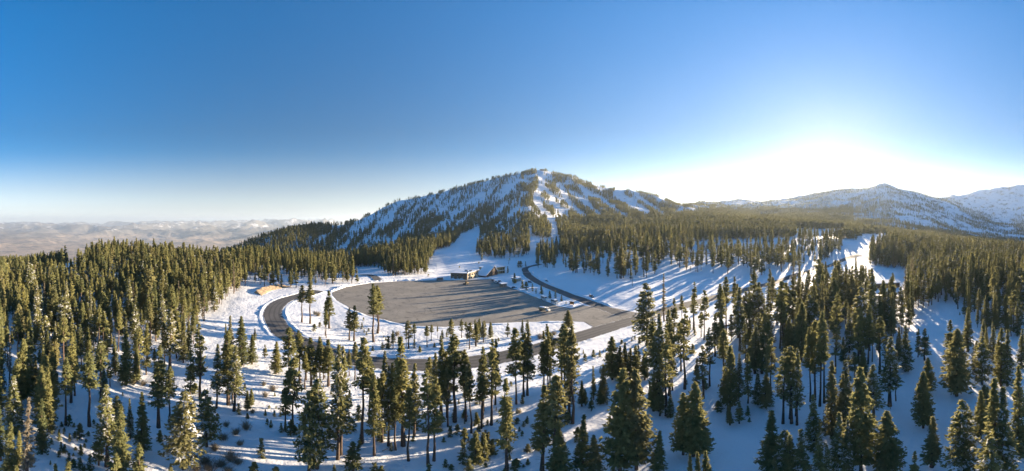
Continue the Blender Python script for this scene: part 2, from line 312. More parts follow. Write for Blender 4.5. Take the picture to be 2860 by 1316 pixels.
COLS = {   # azimuth column (photograph x): distance, and the picture row ('y') or height where the ground lies
 -400: [(350, 0), (600, -15), (900, -37), (1500, -95)] + LV,
 0: [(330, 0), (600, 'y760'), (900, 'y750'), (1200, -95), (1500, 'y729')] + LV,
 100: [(320, 0), (480, 'y756'), (620, 'y748'), (900, -70), (1200, -95), (1500, 'y728')] + LV,
 160: [(300, 0), (430, 'y748'), (560, 'y738'), (900, -45), (1500, -150)] + LV,
 230: [(280, 0), (400, 'y737'), (480, 'y722'), (700, -25), (1500, -200)] + LV,
 320: [(260, 0), (360, 'y740'), (450, 'y708'), (560, 0), (800, -80), (1500, -250)] + LV,
 430: [(280, 0), (400, 'y742'), (500, 'y722'), (650, -20), (1000, -100), (1500, -200)] + LV,
 520: [(300, 0), (400, 'y750'), (520, 'y733'), (700, -25), (1000, -95), (1500, -180)] + LV,
 589: [(330, 0), (420, 'y758'), (520, 'y742'), (700, -35), (950, -70), (1150, 'y716'), (1500, -180)] + LV,
 667: [(350, 0), (480, 'y735'), (650, -30), (900, -55), (1200, 'y692'), (1600, -150)] + LV,
 740: [(350, 0), (480, 'y737'), (650, -30), (900, -50), (1250, 'y661'), (1700, -80)] + LV,
 790: [(350, 0), (480, 'y740'), (650, -30), (900, -48), (1300, 'y643'), (1800, -60)] + LV,
 866: [(350, 0), (480, -6), (650, -25), (900, -42), (1380, 'y627'), (1800, -40)] + LV,
 925: [(355, 0), (480, -9), (650, -22), (900, -38), (1450, 'y633'), (1900, -20)] + LV,
 960: [(360, 0), (480, -10), (650, -20), (900, -34), (1300, 'y655'), (1650, 'y628'), (2100, 0)] + LV,
 1010: [(365, 0), (480, -10), (650, -16), (950, -30), (1300, 'y650'), (1700, 'y606'), (2300, 20)] + LV,
 1055: [(370, 0), (480, -8), (650, -10), (1000, 'y690'), (1350, 'y640'), (1780, 'y584'), (2500, 40)] + LV,
 1110: [(375, 0), (480, -4), (650, -3), (1000, 'y680'), (1350, 'y632'), (1850, 'y557'), (2700, 60)] + LV,
 1166: [(380, 0), (500, 0), (700, 4), (1000, 'y668'), (1400, 'y618'), (1900, 'y546'), (2800, 80)] + LV,
 1222: [(385, 0), (520, 2), (700, 9), (1000, 'y660'), (1450, 'y608'), (1950, 'y536'), (2900, 100)] + LV,
 1277: [(390, 0), (600, 'y702'), (800, 'y674'), (1000, 'y652'), (1500, 'y595'), (2000, 'y518'), (3000, 100)] + LV,
 1333: [(395, 0), (600, 'y702'), (800, 'y672'), (1050, 'y645'), (1550, 'y582'), (2060, 'y499'), (3000, 120)] + LV,
 1380: [(395, 0), (600, 'y702'), (850, 'y664'), (1150, 'y634'), (1600, 'y574'), (2100, 'y490'), (3000, 120)] + LV,
 1440: [(395, 0), (600, 'y702'), (800, 'y655'), (1100, 'y612'), (1500, 'y553'), (2150, 'y484'), (3000, 120)] + LV,
 1480: [(390, 0), (600, 'y700'), (750, 'y655'), (1000, 'y614'), (1400, 'y556'), (1800, 'y512'), (2200, 'y473'), (3000, 130)] + LV,
 1511: [(380, 0), (600, 'y698'), (750, 'y662'), (1000, 'y622'), (1400, 'y566'), (1800, 'y515'), (2200, 'y467'), (3000, 130)] + LV,
 1560: [(340, 0), (390, 'y752'), (480, 'y722'), (600, 'y694'), (750, 'y667'), (1000, 'y635'), (1400, 'y583'), (1800, 'y533'), (2250, 'y479'), (3000, 130)] + LV,
 1610: [(290, 0), (335, 'y775'), (390, 'y750'), (470, 'y724'), (600, 'y693'), (750, 'y668'), (1000, 'y644'), (1400, 'y598'), (1800, 'y552'), (2250, 'y498'), (3000, 120)] + RT,
 1722: [(235, 0), (275, 'y806'), (340, 'y762'), (410, 'y728'), (500, 'y700'), (600, 'y680'), (750, 'y662'), (1000, 'y645'), (1400, 'y606'), (1800, 'y573'), (2200, 'y527'), (3000, 110)] + RT,
 1790: [(225, 0), (275, 'y805'), (340, 'y762'), (410, 'y728'), (500, 'y700'), (600, 'y680'), (750, 'y660'), (1000, 'y642'), (1400, 'y607'), (1800, 'y577'), (2200, 'y536'), (3000, 100)] + RT,
 1880: [(255, 0), (310, 'y782'), (380, 'y740'), (460, 'y712'), (600, 'y680'), (750, 'y656'), (1000, 'y632'), (1400, 'y610'), (1800, 'y586'), (2200, 'y563'), (3000, 90)] + RT,
 1945: [(275, 0), (330, 'y776'), (400, 'y740'), (480, 'y712'), (600, 'y684'), (750, 'y655'), (1000, 'y630'), (1500, 'y606'), (2300, 'y580'), (3500, 'y567'), (5000, 150)] + RT,
 2055: [(300, 0), (360, 'y766'), (440, 'y730'), (600, 'y686'), (750, 'y655'), (1000, 'y628'), (1500, 'y613'), (2500, 'y598'), (4000, 'y557'), (5500, 150)] + RT,
 2130: [(330, 0), (460, 'y728'), (600, 'y692'), (750, 'y658'), (1000, 'y626'), (2000, 'y614'), (4000, 'y567'), (5500, 150)] + RT,
 2222: [(330, 0), (460, 'y730'), (600, 'y690'), (800, 'y654'), (1000, 'y632'), (1300, 'y628'), (2500, 'y600'), (4500, 'y549'), (6000, 150)] + RT,
 2330: [(330, 0), (460, 'y735'), (600, 'y690'), (800, 'y656'), (1000, 'y638'), (1400, 'y630'), (2500, 'y592'), (4200, 'y530'), (6000, 150)] + RT,
 2420: [(320, 0), (460, 'y735'), (600, 'y692'), (800, 'y662'), (1000, 'y646'), (1400, 'y638'), (2500, 'y590'), (4000, 'y521'), (6000, 150)] + RT,
 2467: [(320, 0), (460, 'y738'), (600, 'y694'), (800, 'y668'), (1000, 'y652'), (1400, 'y645'), (2000, 'y608'), (2800, 'y556'), (3600, 'y511'), (5500, 100)] + RT,
 2520: [(320, 0), (460, 'y740'), (600, 'y700'), (800, 'y674'), (1000, 'y660'), (1400, 'y650'), (2300, 'y600'), (3700, 'y526'), (5500, 100)] + RT,
 2600: [(320, 0), (460, 'y745'), (600, 'y706'), (800, 'y682'), (1000, 'y670'), (1400, 'y662'), (2600, 'y602'), (3800, 'y545'), (5500, 100)] + RT,
 2650: [(320, 0), (460, 'y747'), (600, 'y710'), (800, 'y688'), (1000, 'y678'), (1400, 'y668'), (2600, 'y630'), (4500, 'y542'), (6500, 100)] + RT,
 2720: [(320, 0), (460, 'y750'), (600, 'y714'), (800, 'y694'), (1000, 'y684'), (1400, 'y676'), (2500, 'y655'), (3500, 'y610'), (5000, 'y533'), (7000, 100)] + RT,
 2800: [(320, 0), (460, 'y752'), (600, 'y720'), (800, 'y700'), (1000, 'y692'), (1400, 'y684'), (2500, 'y668'), (3500, 'y622'), (5000, 'y519'), (7000, 100)] + RT,
 2860: [(320, 0), (460, 'y754'), (600, 'y724'), (800, 'y706'), (1000, 'y698'), (1400, 'y690'), (2500, 'y672'), (3500, 'y622'), (5000, 'y512'), (7000, 100)] + RT,
 3200: [(320, 0), (460, 'y754'), (600, 'y724'), (800, 'y706'), (1400, 'y690'), (2500, 'y672'), (3500, 'y620'), (5000, 'y500'), (7000, 100)] + RT,
}
AZ = np.concatenate([np.arange(-180, -104, 4.0), np.arange(-104, 104.01, 0.3), np.arange(108, 180.1, 4.0)])
RR = np.concatenate([[0.5, 4.0], np.geomspace(9, 600, 260), np.geomspace(608, 5600, 190), np.geomspace(5700, 60000, 170)])
cx = sorted(COLS); caz = np.array([(x - HX) * K for x in cx])
prof = []
for x in cx:
    pr = [(1, 0.0)] + [(r, Yz(r, float(v[1:])) if isinstance(v, str) else float(v)) for r, v in COLS[x]]
    a = np.array(pr); prof.append(np.interp(np.log(RR), np.log(a[:, 0]), a[:, 1]))
prof = np.array(prof)
# ground behind the viewpoint goes on as open snow
flat = np.interp(np.log(RR), np.log([1, 400, 1500, 6000, 60000]), [0, 0, 30, 150, -300])
caz2 = np.concatenate([[-181, -135], caz, [135, 181]]); prof = np.vstack([flat, flat, prof, flat, flat])
Z = np.empty((len(AZ), len(RR)))
for j in range(len(RR)): Z[:, j] = np.interp(AZ, caz2, prof[:, j])
def gsm(A, s, ax):
    k = np.arange(-int(3 * s) - 1, int(3 * s) + 2); g = np.exp(-0.5 * (k / s) ** 2); g /= g.sum()
    P = np.pad(A, [(len(k) // 2,) * 2 if i == ax else (0, 0) for i in range(2)], mode='edge')
    return sum(np.take(P, np.arange(A.shape[ax]) + i, axis=ax) * g[i] for i in range(len(k)))
Z = gsm(gsm(Z, 2.5, 0), 2.0, 1)
A2, R2 = np.meshgrid(np.radians(AZ), RR, indexing='ij')
GX, GY = np.sin(A2) * R2, np.cos(A2) * R2

# ------------------------------------------------------------------ roads in plan (from the picture rows on the level ground)
def gp(x, y, z=0.0):
    az = R((x - HX) * K); r = (CAMZ - z) / math.tan(R((y - HY) * K)); return (math.sin(az) * r, math.cos(az) * r)
def spline(pts, step=4.0):
    P = [Vector(p) for p in pts]; out = []
    P = [2 * P[0] - P[1]] + P + [2 * P[-1] - P[-2]]
    for i in range(1, len(P) - 2):
        n = max(2, int((P[i + 1] - P[i]).length / step))
        for k in range(n):
            t = k / n
            out.append(0.5 * ((2 * P[i]) + (P[i + 1] - P[i - 1]) * t + (2 * P[i - 1] - 5 * P[i] + 4 * P[i + 1] - P[i + 2]) * t * t + (-P[i - 1] + 3 * P[i] - 3 * P[i + 1] + P[i + 2]) * t ** 3))
    out.append(P[-2]); return out
ROAD = spline([gp(*p) for p in [(890, 812), (829, 829), (795, 839), (771, 855), (762, 876), (766, 893), (782, 918), (808, 940), (860, 966), (915, 986), (970, 1001), (1054, 1013), (1141, 1019), (1228, 1019), (1315, 1011), (1385, 1001), (1451, 987), (1503, 974), (1581, 951), (1625, 938), (1700, 915), (1770, 895), (1823, 880), (1904, 856), (1978, 836), (2043, 820), (2108, 804)]])
SIDE = spline([gp(*p) for p in [(1470, 762), (1478, 772), (1505, 789), (1550, 809), (1610, 833), (1680, 858), (1745, 880)]])
LOT = [gp(*p) for p in [(928, 816), (966, 802), (1033, 791), (1110, 786), (1200, 783), (1262, 783), (1333, 781), (1372, 779), (1395, 789), (1415, 799), (1450, 812), (1500, 832), (1560, 856), (1600, 861), (1628, 852), (1670, 850), (1720, 861), (1775, 873), (1815, 876), (1790, 892), (1700, 920), (1650, 935), (1640, 928), (1654, 912), (1632, 900), (1590, 897), (1530, 898), (1444, 900), (1333, 905), (1244, 913), (1166, 911), (1100, 900), (1033, 883), (977, 861), (944, 842), (930, 828)]]
def seg_dist(px, py, pts):
    d = np.full(px.shape, 1e9)
    for a, b in zip(pts[:-1], pts[1:]):
        ax, ay = a[0], a[1]; bx, by = b[0] - ax, b[1] - ay; L = bx * bx + by * by + 1e-9
        t = np.clip(((px - ax) * bx + (py - ay) * by) / L, 0, 1)
        d = np.minimum(d, np.hypot(px - ax - t * bx, py - ay - t * by))
    return d
def inside(px, py, poly):
    px, py = np.asarray(px, float), np.asarray(py, float); c = np.zeros(px.shape, bool); n = len(poly)
    for i in range(n):
        x1, y1 = poly[i][0], poly[i][1]; x2, y2 = poly[(i + 1) % n][0], poly[(i + 1) % n][1]
        if y1 == y2: continue
        k = ((y1 > py) != (y2 > py)) & (px < (x2 - x1) * (py - y1) / (y2 - y1) + x1)
        c ^= k
    return c
def pave_dist(px, py):
    d = np.minimum(seg_dist(px, py, ROAD[::2]) - 6.5, seg_dist(px, py, SIDE[::2]) - 5.0)
    dl = seg_dist(px, py, LOT + [LOT[0]]); dl = np.where(inside(px, py, LOT), -dl, dl)
    return np.minimum(d, dl)
near = R2 < 520
PD = np.full(R2.shape, 200.0); PD[near] = pave_dist(GX[near], GY[near])
free = np.clip((PD - 4) / 18, 0, 1); free = free * free * (3 - 2 * free)
free *= np.clip((R2 - 5) / 30, 0, 1)
# keep the lodge terrace and the shed site level
for sx, sy in ((1320, 770), (1400, 762), (2478, 806)):
    q = gp(sx, sy); free *= np.clip((np.hypot(GX - q[0], GY - q[1]) - 22) / 20, 0, 1)
rel = (fbm(GX / 70, GY / 70, 3) - 0.5) * 5.0 + (fbm(GX / 14, GY / 14, 9) - 0.5) * 1.1
Z += rel * free * (R2 < 900)
mw = np.clip((R2 - 700) / 500, 0, 1) * np.clip((9000 - R2) / 3000, 0, 1)
Z += mw * ((fbm(GX / 260, GY / 260, 21, 5, True) - 0.6) * 46 + (fbm(GX / 60, GY / 60, 5) - 0.5) * 9) * np.clip(R2 / 1800, 0.3, 1.4)
# valley hills far off
azd = np.degrees(A2)
hw = np.clip((R2 - 10000) / 6000, 0, 1) * np.clip((-20 - azd) / 12, 0, 1)
hills = np.clip(fbm(GX / 5200, GY / 5200, 41, 7, True) - 0.50, 0, 1) * 2300 * np.clip((R2 - 9500) / 22000, 0.12, 1.0)
lift = np.interp(azd, [-95, -72, -60, -50, -42], [0.75, 0.8, 0.95, 1.05, 1.3])
Z += hw * hills * lift + hw * np.clip((R2 - 22000) / 30000, 0, 1) * 650

def terr(az_deg, r):
    az_deg, r = np.asarray(az_deg, float), np.asarray(r, float)
    ia = np.clip(np.searchsorted(AZ, az_deg) - 1, 0, len(AZ) - 2); ir = np.clip(np.searchsorted(RR, r) - 1, 0, len(RR) - 2)
    fa = np.clip((az_deg - AZ[ia]) / (AZ[ia + 1] - AZ[ia]), 0, 1); fr = np.clip((r - RR[ir]) / (RR[ir + 1] - RR[ir]), 0, 1)
    return (Z[ia, ir] * (1 - fr) + Z[ia, ir + 1] * fr) * (1 - fa) + (Z[ia + 1, ir] * (1 - fr) + Z[ia + 1, ir + 1] * fr) * fa
def skyline(px):
    az = (px - HX) * K; k = (RR > 1200) & (RR < 2700); r = RR[k]; h = terr(np.full(r.shape, az), r); i = int(np.argmax((h - CAMZ) / r))
    return (math.sin(R(az)) * r[i], math.cos(R(az)) * r[i], float(h[i]), r[i])
def zat(x, y): return float(terr(math.degrees(math.atan2(x, y)), math.hypot(x, y)))
RAYR = np.geomspace(35, 5000, 1500)
def place(px, py):
    """where the line of sight through a picture point meets the ground"""
    az = (px - HX) * K; h = terr(np.full(RAYR.shape, az), RAYR); ray = CAMZ - RAYR * math.tan(R((py - HY) * K))
    k = np.argmax(ray <= h); r = RAYR[k]
    return (math.sin(R(az)) * r, math.cos(R(az)) * r, float(h[k]), r)

nA, nR = len(AZ), len(RR)
co = np.stack([GX, GY, Z], -1).reshape(-1, 3)
idx = np.arange(nA * nR).reshape(nA, nR)
quads = np.stack([idx[:-1, :-1], idx[:-1, 1:], idx[1:, 1:], idx[1:, :-1]], -1)[:, :, ::-1]
qa = (AZ[:-1] + AZ[1:])[:, None] / 2 + 0 * RR[None, :-1]; qr = (RR[:-1] + RR[1:])[None, :] / 2 + 0 * qa
foot = np.interp(qa, [-181, -52, -45, -35, -20, -8, 3, 12, 30, 32, 181], [2200, 900, 900, 880, 950, 950, 850, 850, 1000, 1100, 1300])
crest = np.interp(qa, [-181, -52, -45, -28, 5, 32, 34, 181], [2200, 1700, 2000, 3000, 3600, 3000, 1100, 1300])
reg = np.where(qr < foot, 0, np.where(qr < crest, 1, 2))
reg = np.where((reg == 2) & (qa > 30), 3, reg)     # 0 near ground, 1 ski mountain, 2 valley, 3 far mountains
def grid_obj(name, k, m):
    q = quads[reg == k].reshape(-1, 4); used, inv = np.unique(q, return_inverse=True)
    me = bpy.data.meshes.new(name); n = len(q)
    me.vertices.add(len(used)); me.vertices.foreach_set('co', co[used].ravel())
    me.loops.add(n * 4); me.loops.foreach_set('vertex_index', inv.ravel().astype(np.int32))
    me.polygons.add(n); me.polygons.foreach_set('loop_start', np.arange(0, n * 4, 4, dtype=np.int32))
    me.polygons.foreach_set('use_smooth', np.ones(n, bool)); me.update(calc_edges=True); me.validate()
    me.materials.append(m); o = mesh_obj(name, me); o['kind'] = 'structure'; return o
grid_obj('ground', 0, M['snow']); grid_obj('mountain', 1, M['mount']); grid_obj('valley', 2, M['valley']); grid_obj('far_mountains', 3, M['far'])

# ------------------------------------------------------------------ paving
def ribbon(name, pts, width, dz, m, wob=0.35):
    vs, fs, uv = [], [], []; n = len(pts); L = 0.0
    NX = 7
    for i, p in enumerate(pts):
        d = (pts[min(i + 1, n - 1)] - pts[max(i - 1, 0)]).normalized(); nr = Vector((-d.y, d.x))
        if i: L += (p - pts[i - 1]).length
        for k in range(NX):
            u = k / (NX - 1); s = (u - 0.5) * width + (random.uniform(-wob, wob) if k in (0, NX - 1) else 0)
            q = p + nr * s; z = zat(q.x, q.y); z = max(z, 0) if abs(z) < 0.3 else z
            vs.append((q.x, q.y, z + dz)); uv.append((u, L / width))
    for i in range(n - 1):
        for k in range(NX - 1): a = i * NX + k; fs.append((a, a + NX, a + NX + 1, a + 1))
    me = bpy.data.meshes.new(name); me.from_pydata(vs, [], fs); me.materials.append(m)
    ul = me.uv_layers.new(name='UVMap')
    for l in me.loops: ul.data[l.index].uv = uv[l.vertex_index]
    me.polygons.foreach_set('use_smooth', [True] * len(fs))
    o = mesh_obj(name, me); o['kind'] = 'structure'; return o
BACKX = [place(*p)[:2] for p in [(2108, 804), (2160, 790), (2200, 778), (2280, 753), (2362, 724), (2400, 712)]]
ROAD2 = spline(BACKX)
ribbon('road', ROAD, 12.5, 0.09, M['road']); ribbon('road', ROAD2, 11, 0.16, M['road'])
ribbon('side_road', SIDE, 9.5, 0.06, M['road'])
FARROAD = spline([place(*p)[:2] for p in [(1845, 707), (1930, 708), (2020, 708), (2070, 704), (2110, 694), (2150, 698), (2190, 696)]])
ribbon('back_road', FARROAD, 9, 0.5, M['road'])
BENDROAD = spline([place(*p)[:2] for p in [(1005, 768), (1030, 769), (1047, 775), (1056, 784)]])
ribbon('back_road', BENDROAD, 9, 0.5, M['road'])
UPROAD = spline([gp(1470, 762)] + [place(*p)[:2] for p in [(1466, 752), (1480, 745), (1510, 739)]])
ribbon('side_road', UPROAD, 8.5, 0.25, M['road'])
def wob_poly(poly, step=3.0, a=0.5):
    out = []
    for i, p in enumerate(poly):
        q = poly[(i + 1) % len(poly)]; L = math.hypot(q[0] - p[0], q[1] - p[1]); n = max(1, int(L / step))
        for k in range(n):
            t = k / n; out.append((p[0] + (q[0] - p[0]) * t + random.uniform(-a, a), p[1] + (q[1] - p[1]) * t + random.uniform(-a, a)))
    return out
lp = wob_poly(LOT)
me = bpy.data.meshes.new('parking_lot'); me.from_pydata([(x, y, 0.05) for x, y in lp], [], [tuple(range(len(lp)))[::-1]])
bm = bmesh.new(); bm.from_mesh(me); bmesh.ops.triangulate(bm, faces=bm.faces[:]); bmesh.ops.recalc_face_normals(bm, faces=bm.faces[:])
for f in bm.faces:
    if f.normal.z < 0: f.normal_flip()
bm.to_mesh(me); bm.free(); me.materials.append(M['lot']); tag(mesh_obj('parking_lot', me), kind='structure')

# ploughed snow banks: lumpy ridges along the paving
def bank(pts, hgt, wid, base=0.0):
    n = len(pts); NX = 9; vs, fs = [], []; ph = random.random() * 100
    for i, p in enumerate(pts):
        d = (pts[min(i + 1, n - 1)] - pts[max(i - 1, 0)]).normalized(); nr = Vector((-d.y, d.x))
        h = hgt * (0.55 + 0.9 * random.random()) * min(1, i / 2, (n - 1 - i) / 2) * (0.1 + 1.8 * max(0, float(vnoise(np.array([i * .13 + ph]), np.array([ph]))[0]) - .2))
        for k in range(NX):
            u = k / (NX - 1) - 0.5; q = p + nr * (u * wid * random.uniform(0.85, 1.15)) + d * random.uniform(-0.25, 0.25)
            z = max(zat(q.x, q.y), base) + h * max(0, math.cos(u * math.pi)) ** 1.2 * random.uniform(0.75, 1.2) - (0.12 if k in (0, NX - 1) else 0)
            vs.append((q.x, q.y, z))
    for i in range(n - 1):
        for k in range(NX - 1): a = i * NX + k; fs.append((a, a + NX, a + NX + 1, a + 1))
    me = bpy.data.meshes.new('snow_bank'); me.from_pydata(vs, [], fs); me.materials.append(M['bank'])
    me.polygons.foreach_set('use_smooth', [True] * len(fs))
    o = mesh_obj('snow_bank', me); o['kind'] = 'structure'
def offset(pts, s):
    n = len(pts); o = []
    for i, p in enumerate(pts):
        d = (pts[min(i + 1, n - 1)] - pts[max(i - 1, 0)]).normalized(); o.append(p + Vector((-d.y, d.x)) * s)
    return o
def dens(pts, step=1.3):
    o = []
    for a, b in zip(pts[:-1], pts[1:]):
        n = max(1, int((b - a).length / step)); o += [a.lerp(b, k / n) for k in range(n)]
    return o + [pts[-1]]
JX, JY = gp(1700, 895)
def clear_bank(pts, hgt, wid):
    run = []
    for p in dens(pts):
        ok = float(pave_dist(np.array([p.x]), np.array([p.y]))[0]) > 0.5
        if ok: run.append(p)
        elif len(run) > 6: bank(run, hgt, wid); run = []
        else: run = []
    if len(run) > 6: bank(run, hgt, wid)
clear_bank(offset(ROAD, 8.2), 0.55, 3.2); clear_bank(offset(ROAD, -8.2), 0.55, 3.2)
clear_bank(offset(SIDE, 6.6), 1.0, 3.0); clear_bank(offset(SIDE, -6.3), 0.7, 2.4)
lv = [Vector(p) for p in LOT]
clear_bank([Vector(p) + (Vector(p) - Vector(gp(1230, 830))).normalized() * 2.2 for p in LOT[:8]], 1.5, 4.2)
clear_bank([Vector(p) + (Vector(p) - Vector(gp(1330, 850))).normalized() * 2.0 for p in LOT[8:14]], 0.8, 3.0)
clear_bank([Vector(p) + (Vector(p) - Vector(gp(1230, 830))).normalized() * 2.0 for p in LOT[22:]], 0.45, 3.6)
# side slope beyond the side road: a smooth ploughed berm
# sand cut beside the bend
gb = [Vector(place(*p)[:2]) for p in [(724, 826), (745, 816), (770, 808), (800, 803), (815, 802)]]
def gravel_cut():
    pts = dens(spline(gb), 1.5); n = len(pts); NX = 7; vs, fs = [], []
    for i, p in enumerate(pts):
        d = (pts[min(i + 1, n - 1)] - pts[max(i - 1, 0)]).normalized(); nr = Vector((-d.y, d.x))
        e = min(1, i / 5, (n - 1 - i) / 5)
        for k in range(NX):
            u = k / (NX - 1); q = p + nr * (u * 11 * e - 2); z = zat(q.x, q.y) + 0.15 + e * (2.6 * u + random.uniform(-0.25, 0.25)) - (0.4 if k in (0,) else 0) - (2.9 * e if k == NX - 1 else 0)
            vs.append((q.x, q.y, z))
    for i in range(n - 1):
        for k in range(NX - 1): a = i * NX + k; fs.append((a, a + NX, a + NX + 1, a + 1))
    me = bpy.data.meshes.new('gravel_cut'); me.from_pydata(vs, [], fs); me.materials.append(M['gravel']); tag(mesh_obj('gravel_cut', me), kind='structure')
gravel_cut()

# ------------------------------------------------------------------ conifers
def raw_mesh(name, V, F, tint, mats, mi=None):
    me = bpy.data.meshes.new(name); V = np.asarray(V, float); F = np.asarray(F, np.int32); n = len(F)
    me.vertices.add(len(V)); me.vertices.foreach_set('co', V.ravel())
    me.loops.add(n * 3); me.loops.foreach_set('vertex_index', F.ravel())
    me.polygons.add(n); me.polygons.foreach_set('loop_start', np.arange(0, n * 3, 3, dtype=np.int32))
    if mi is not None: me.polygons.foreach_set('material_index', np.asarray(mi, np.int32))
    me.update(calc_edges=True)
    a = me.attributes.new('tint', 'FLOAT', 'FACE'); a.data.foreach_set('value', np.asarray(tint, np.float32))
    for m in mats: me.materials.append(m)
    return me
def crown_geo(rs, H, cb, W, shape, bpm, tufts, tsz, gap=0.0, top=0.02, droop=0.25):
    """branches carrying needle tufts: triangles through the whole crown volume"""
    W = W * 1.2; V, F, T = [], [], []
    z = cb * H; n = int((1 - cb) * H * bpm)
    ts = np.sort(rs.random(n)) ** 0.92
    lumps = rs.random(12)
    for t in ts:
        zz = z + t * (H - z) * (1 - top)
        if gap and lumps[int(t * 11.99)] < gap and rs.random() < 0.75: continue
        env = W * (max(0.0, 1 - t) ** shape) * min(1.0, 0.45 + t * 4.0 + 0.25 * lumps[int(t * 11.99)])
        L = max(0.22, env * rs.uniform(0.6, 1.12)); az = rs.random() * 6.2832
        dx, dy = math.cos(az), math.sin(az); dr = droop * (1 - 1.6 * t) + rs.uniform(-.12, .12)
        k = max(2, int(round(tufts * (0.35 + L / W))))
        tb = rs.random() * 0.5
        for i in range(k):
            s = L * (0.18 + 0.82 * (i + rs.random()) / k); off = rs.normal(0, 0.10 * L + 0.05, 2)
            p = np.array([dx * s - dy * off[0], dy * s + dx * off[0], zz - dr * s + 0.18 * s * s / max(W, .1) * (1 if droop > 0 else 0) + off[1] * 0.7])
            for q in range(2):
                a = tsz * rs.uniform(0.6, 1.3)
                al = np.array([dx, dy, rs.uniform(-.5, .35)]) + rs.normal(0, .45, 3); al /= np.linalg.norm(al)
                sd = np.cross(al, rs.normal(0, 1, 3)); sd /= np.linalg.norm(sd) + 1e-6
                j = len(V); V += [p + al * a, p - al * a * 0.6 + sd * a * 0.55, p - al * a * 0.6 - sd * a * 0.55]
                F.append((j, j + 1, j + 2)); T.append(min(1, tb + rs.random() * 0.5))
    return V, F, T
def trunk_geo(rs, H, r0, n=6, lean=0.0, segs=5, stubs=0, cb=0.4):
    V, F = [], []
    bend = rs.normal(0, 0.006 * H, (segs + 1, 2)); bend[0] = 0
    for i in range(segs + 1):
        t = i / segs; r = r0 * (1 - t) ** 0.8 + 0.015 + (0.35 * r0 if i == 0 else 0)
        for k in range(n):
            a = 6.2832 * k / n; V.append((math.cos(a) * r + bend[i, 0], math.sin(a) * r + bend[i, 1], t * H * 0.985 - (0.6 if i == 0 else 0)))
    for i in range(segs):
        for k in range(n):
            a, b = i * n + k, i * n + (k + 1) % n
            F += [(a, b, b + n), (a, b + n, a + n)]
    for i in range(stubs):                       # dead branch stubs on the bare lower trunk
        z = H * rs.uniform(0.12, cb + 0.15); az = rs.random() * 6.28; L = rs.uniform(0.6, 2.0); j = len(V)
        V += [(0, 0, z + .06), (0, 0, z - .06), (math.cos(az) * L, math.sin(az) * L, z + rs.uniform(-.5, .1))]; F.append((j, j + 1, j + 2))
    return V, F
# kinds: height, crown base, half width, profile power, branches per metre, tufts, tuft size, gap, droop, material, words
SPEC = dict(
    pine=[(27, .48, 2.6, .55, 11, 6, .50, .15, .15, 'needles', 'slender pine with bare trunk'),
          (27, .38, 3.0, .62, 11, 6, .55, .30, .10, 'needles', 'ragged gappy pine with bare lower trunk'),
          (28, .30, 2.7, .70, 12, 6, .50, .10, .20, 'needles', 'narrow bushy pine'),
          (25, .42, 3.4, .45, 10, 7, .60, .35, .00, 'needles', 'round-topped pine with open branches'),
          (28, .25, 2.9, .75, 12, 6, .50, .18, .25, 'snowy', 'pine lightly dusted with snow'),
          (26, .55, 2.3, .50, 11, 6, .50, .10, .10, 'needles', 'pole-like pine with short tufted crown')],
    fir=[(24, .06, 3.2, .80, 14, 6, .50, .00, .35, 'needles', 'full conical fir branched to the ground'),
         (24, .08, 2.2, .85, 14, 5, .45, .10, .40, 'needles', 'slim spire-shaped fir'),
         (23, .10, 4.2, .62, 13, 8, .60, .10, .20, 'needles', 'broad shaggy fir'),
         (24, .05, 2.8, .90, 14, 6, .48, .10, .40, 'snowy', 'snow-dusted conical fir'),
         (24, .14, 3.0, .75, 12, 6, .52, .30, .30, 'needles', 'uneven fir with gaps between branches'),
         (22, .12, 3.9, .55, 13, 8, .55, .22, .15, 'snowy', 'broad fir with snow-caught branches')],
    young_fir=[(4, .05, 0.95, .85, 26, 4, .22, 0, .2, 'needles', 'small young fir'), (4, .05, 0.75, .9, 24, 4, .20, .1, .3, 'snowy', 'small snow-dusted young fir'),
               (4, .10, 1.15, .6, 22, 5, .26, .2, .1, 'needles', 'small bushy young fir')],
    dead_tree=[(26, .15, 1.7, .80, 9, 4, .40, .2, .3, 'dry', 'grey dead conifer with bare branches')],
)
PROTO = {}
for kind, lst in SPEC.items():
    PROTO[kind] = []
    for i, (H, cb, W, sh, bpm, tf, ts, gap, dr, mt, words) in enumerate(lst):
        rs = np.random.default_rng(100 + i * 7 + len(kind))
        v, f, t = crown_geo(rs, H, cb, W, sh, bpm, tf, ts, gap, droop=dr); cm = raw_mesh('crown', v, f, t, [M[mt]])
        v, f = trunk_geo(rs, H, 0.0145 * H, stubs=(14 if kind in ('pine', 'dead_tree') else 0), cb=cb); tm = raw_mesh('trunk', v, f, np.zeros(len(f)), [M['bark']])
        PROTO[kind].append((cm, tm, H, W, words))
# lighter copies for the mass of the forest: one mesh with trunk and crown
LODC = bpy.data.collections.new('forest_models')
def lod(name, H, cb, W, sh, bpm, tf, ts, mt, seed, trunk=True):
    rs = np.random.default_rng(seed)
    v, f, t = crown_geo(rs, H, cb, W, sh, bpm, tf, ts, 0.12, droop=.25); mi = [0] * len(f)
    if trunk:
        v2, f2 = trunk_geo(rs, H, 0.013 * H, n=4, segs=2); b = len(v)
        f2 = [tuple(np.array(q) + b) for q in f2]; v = list(v) + [np.array(q) for q in v2]; f = f + f2; t = t + [0] * len(f2); mi += [1] * len(f2)
    me = raw_mesh(name, v, f, t, [M[mt], M['bark']], mi); o = bpy.data.objects.new(name, me); LODC.objects.link(o); return o
for i in range(6):     # middle distance, 0..5
    lod('forest_tree_%02d' % i, 22, (.12, .3, .2, .08, .35, .15)[i], (2.6, 2.3, 3.0, 2.2, 2.6, 2.8)[i], (.8, .6, .7, .9, .55, .75)[i], 10, 5, .58, ('needles', 'needles', 'needles', 'snowy', 'needles', 'snowy')[i], 300 + i)
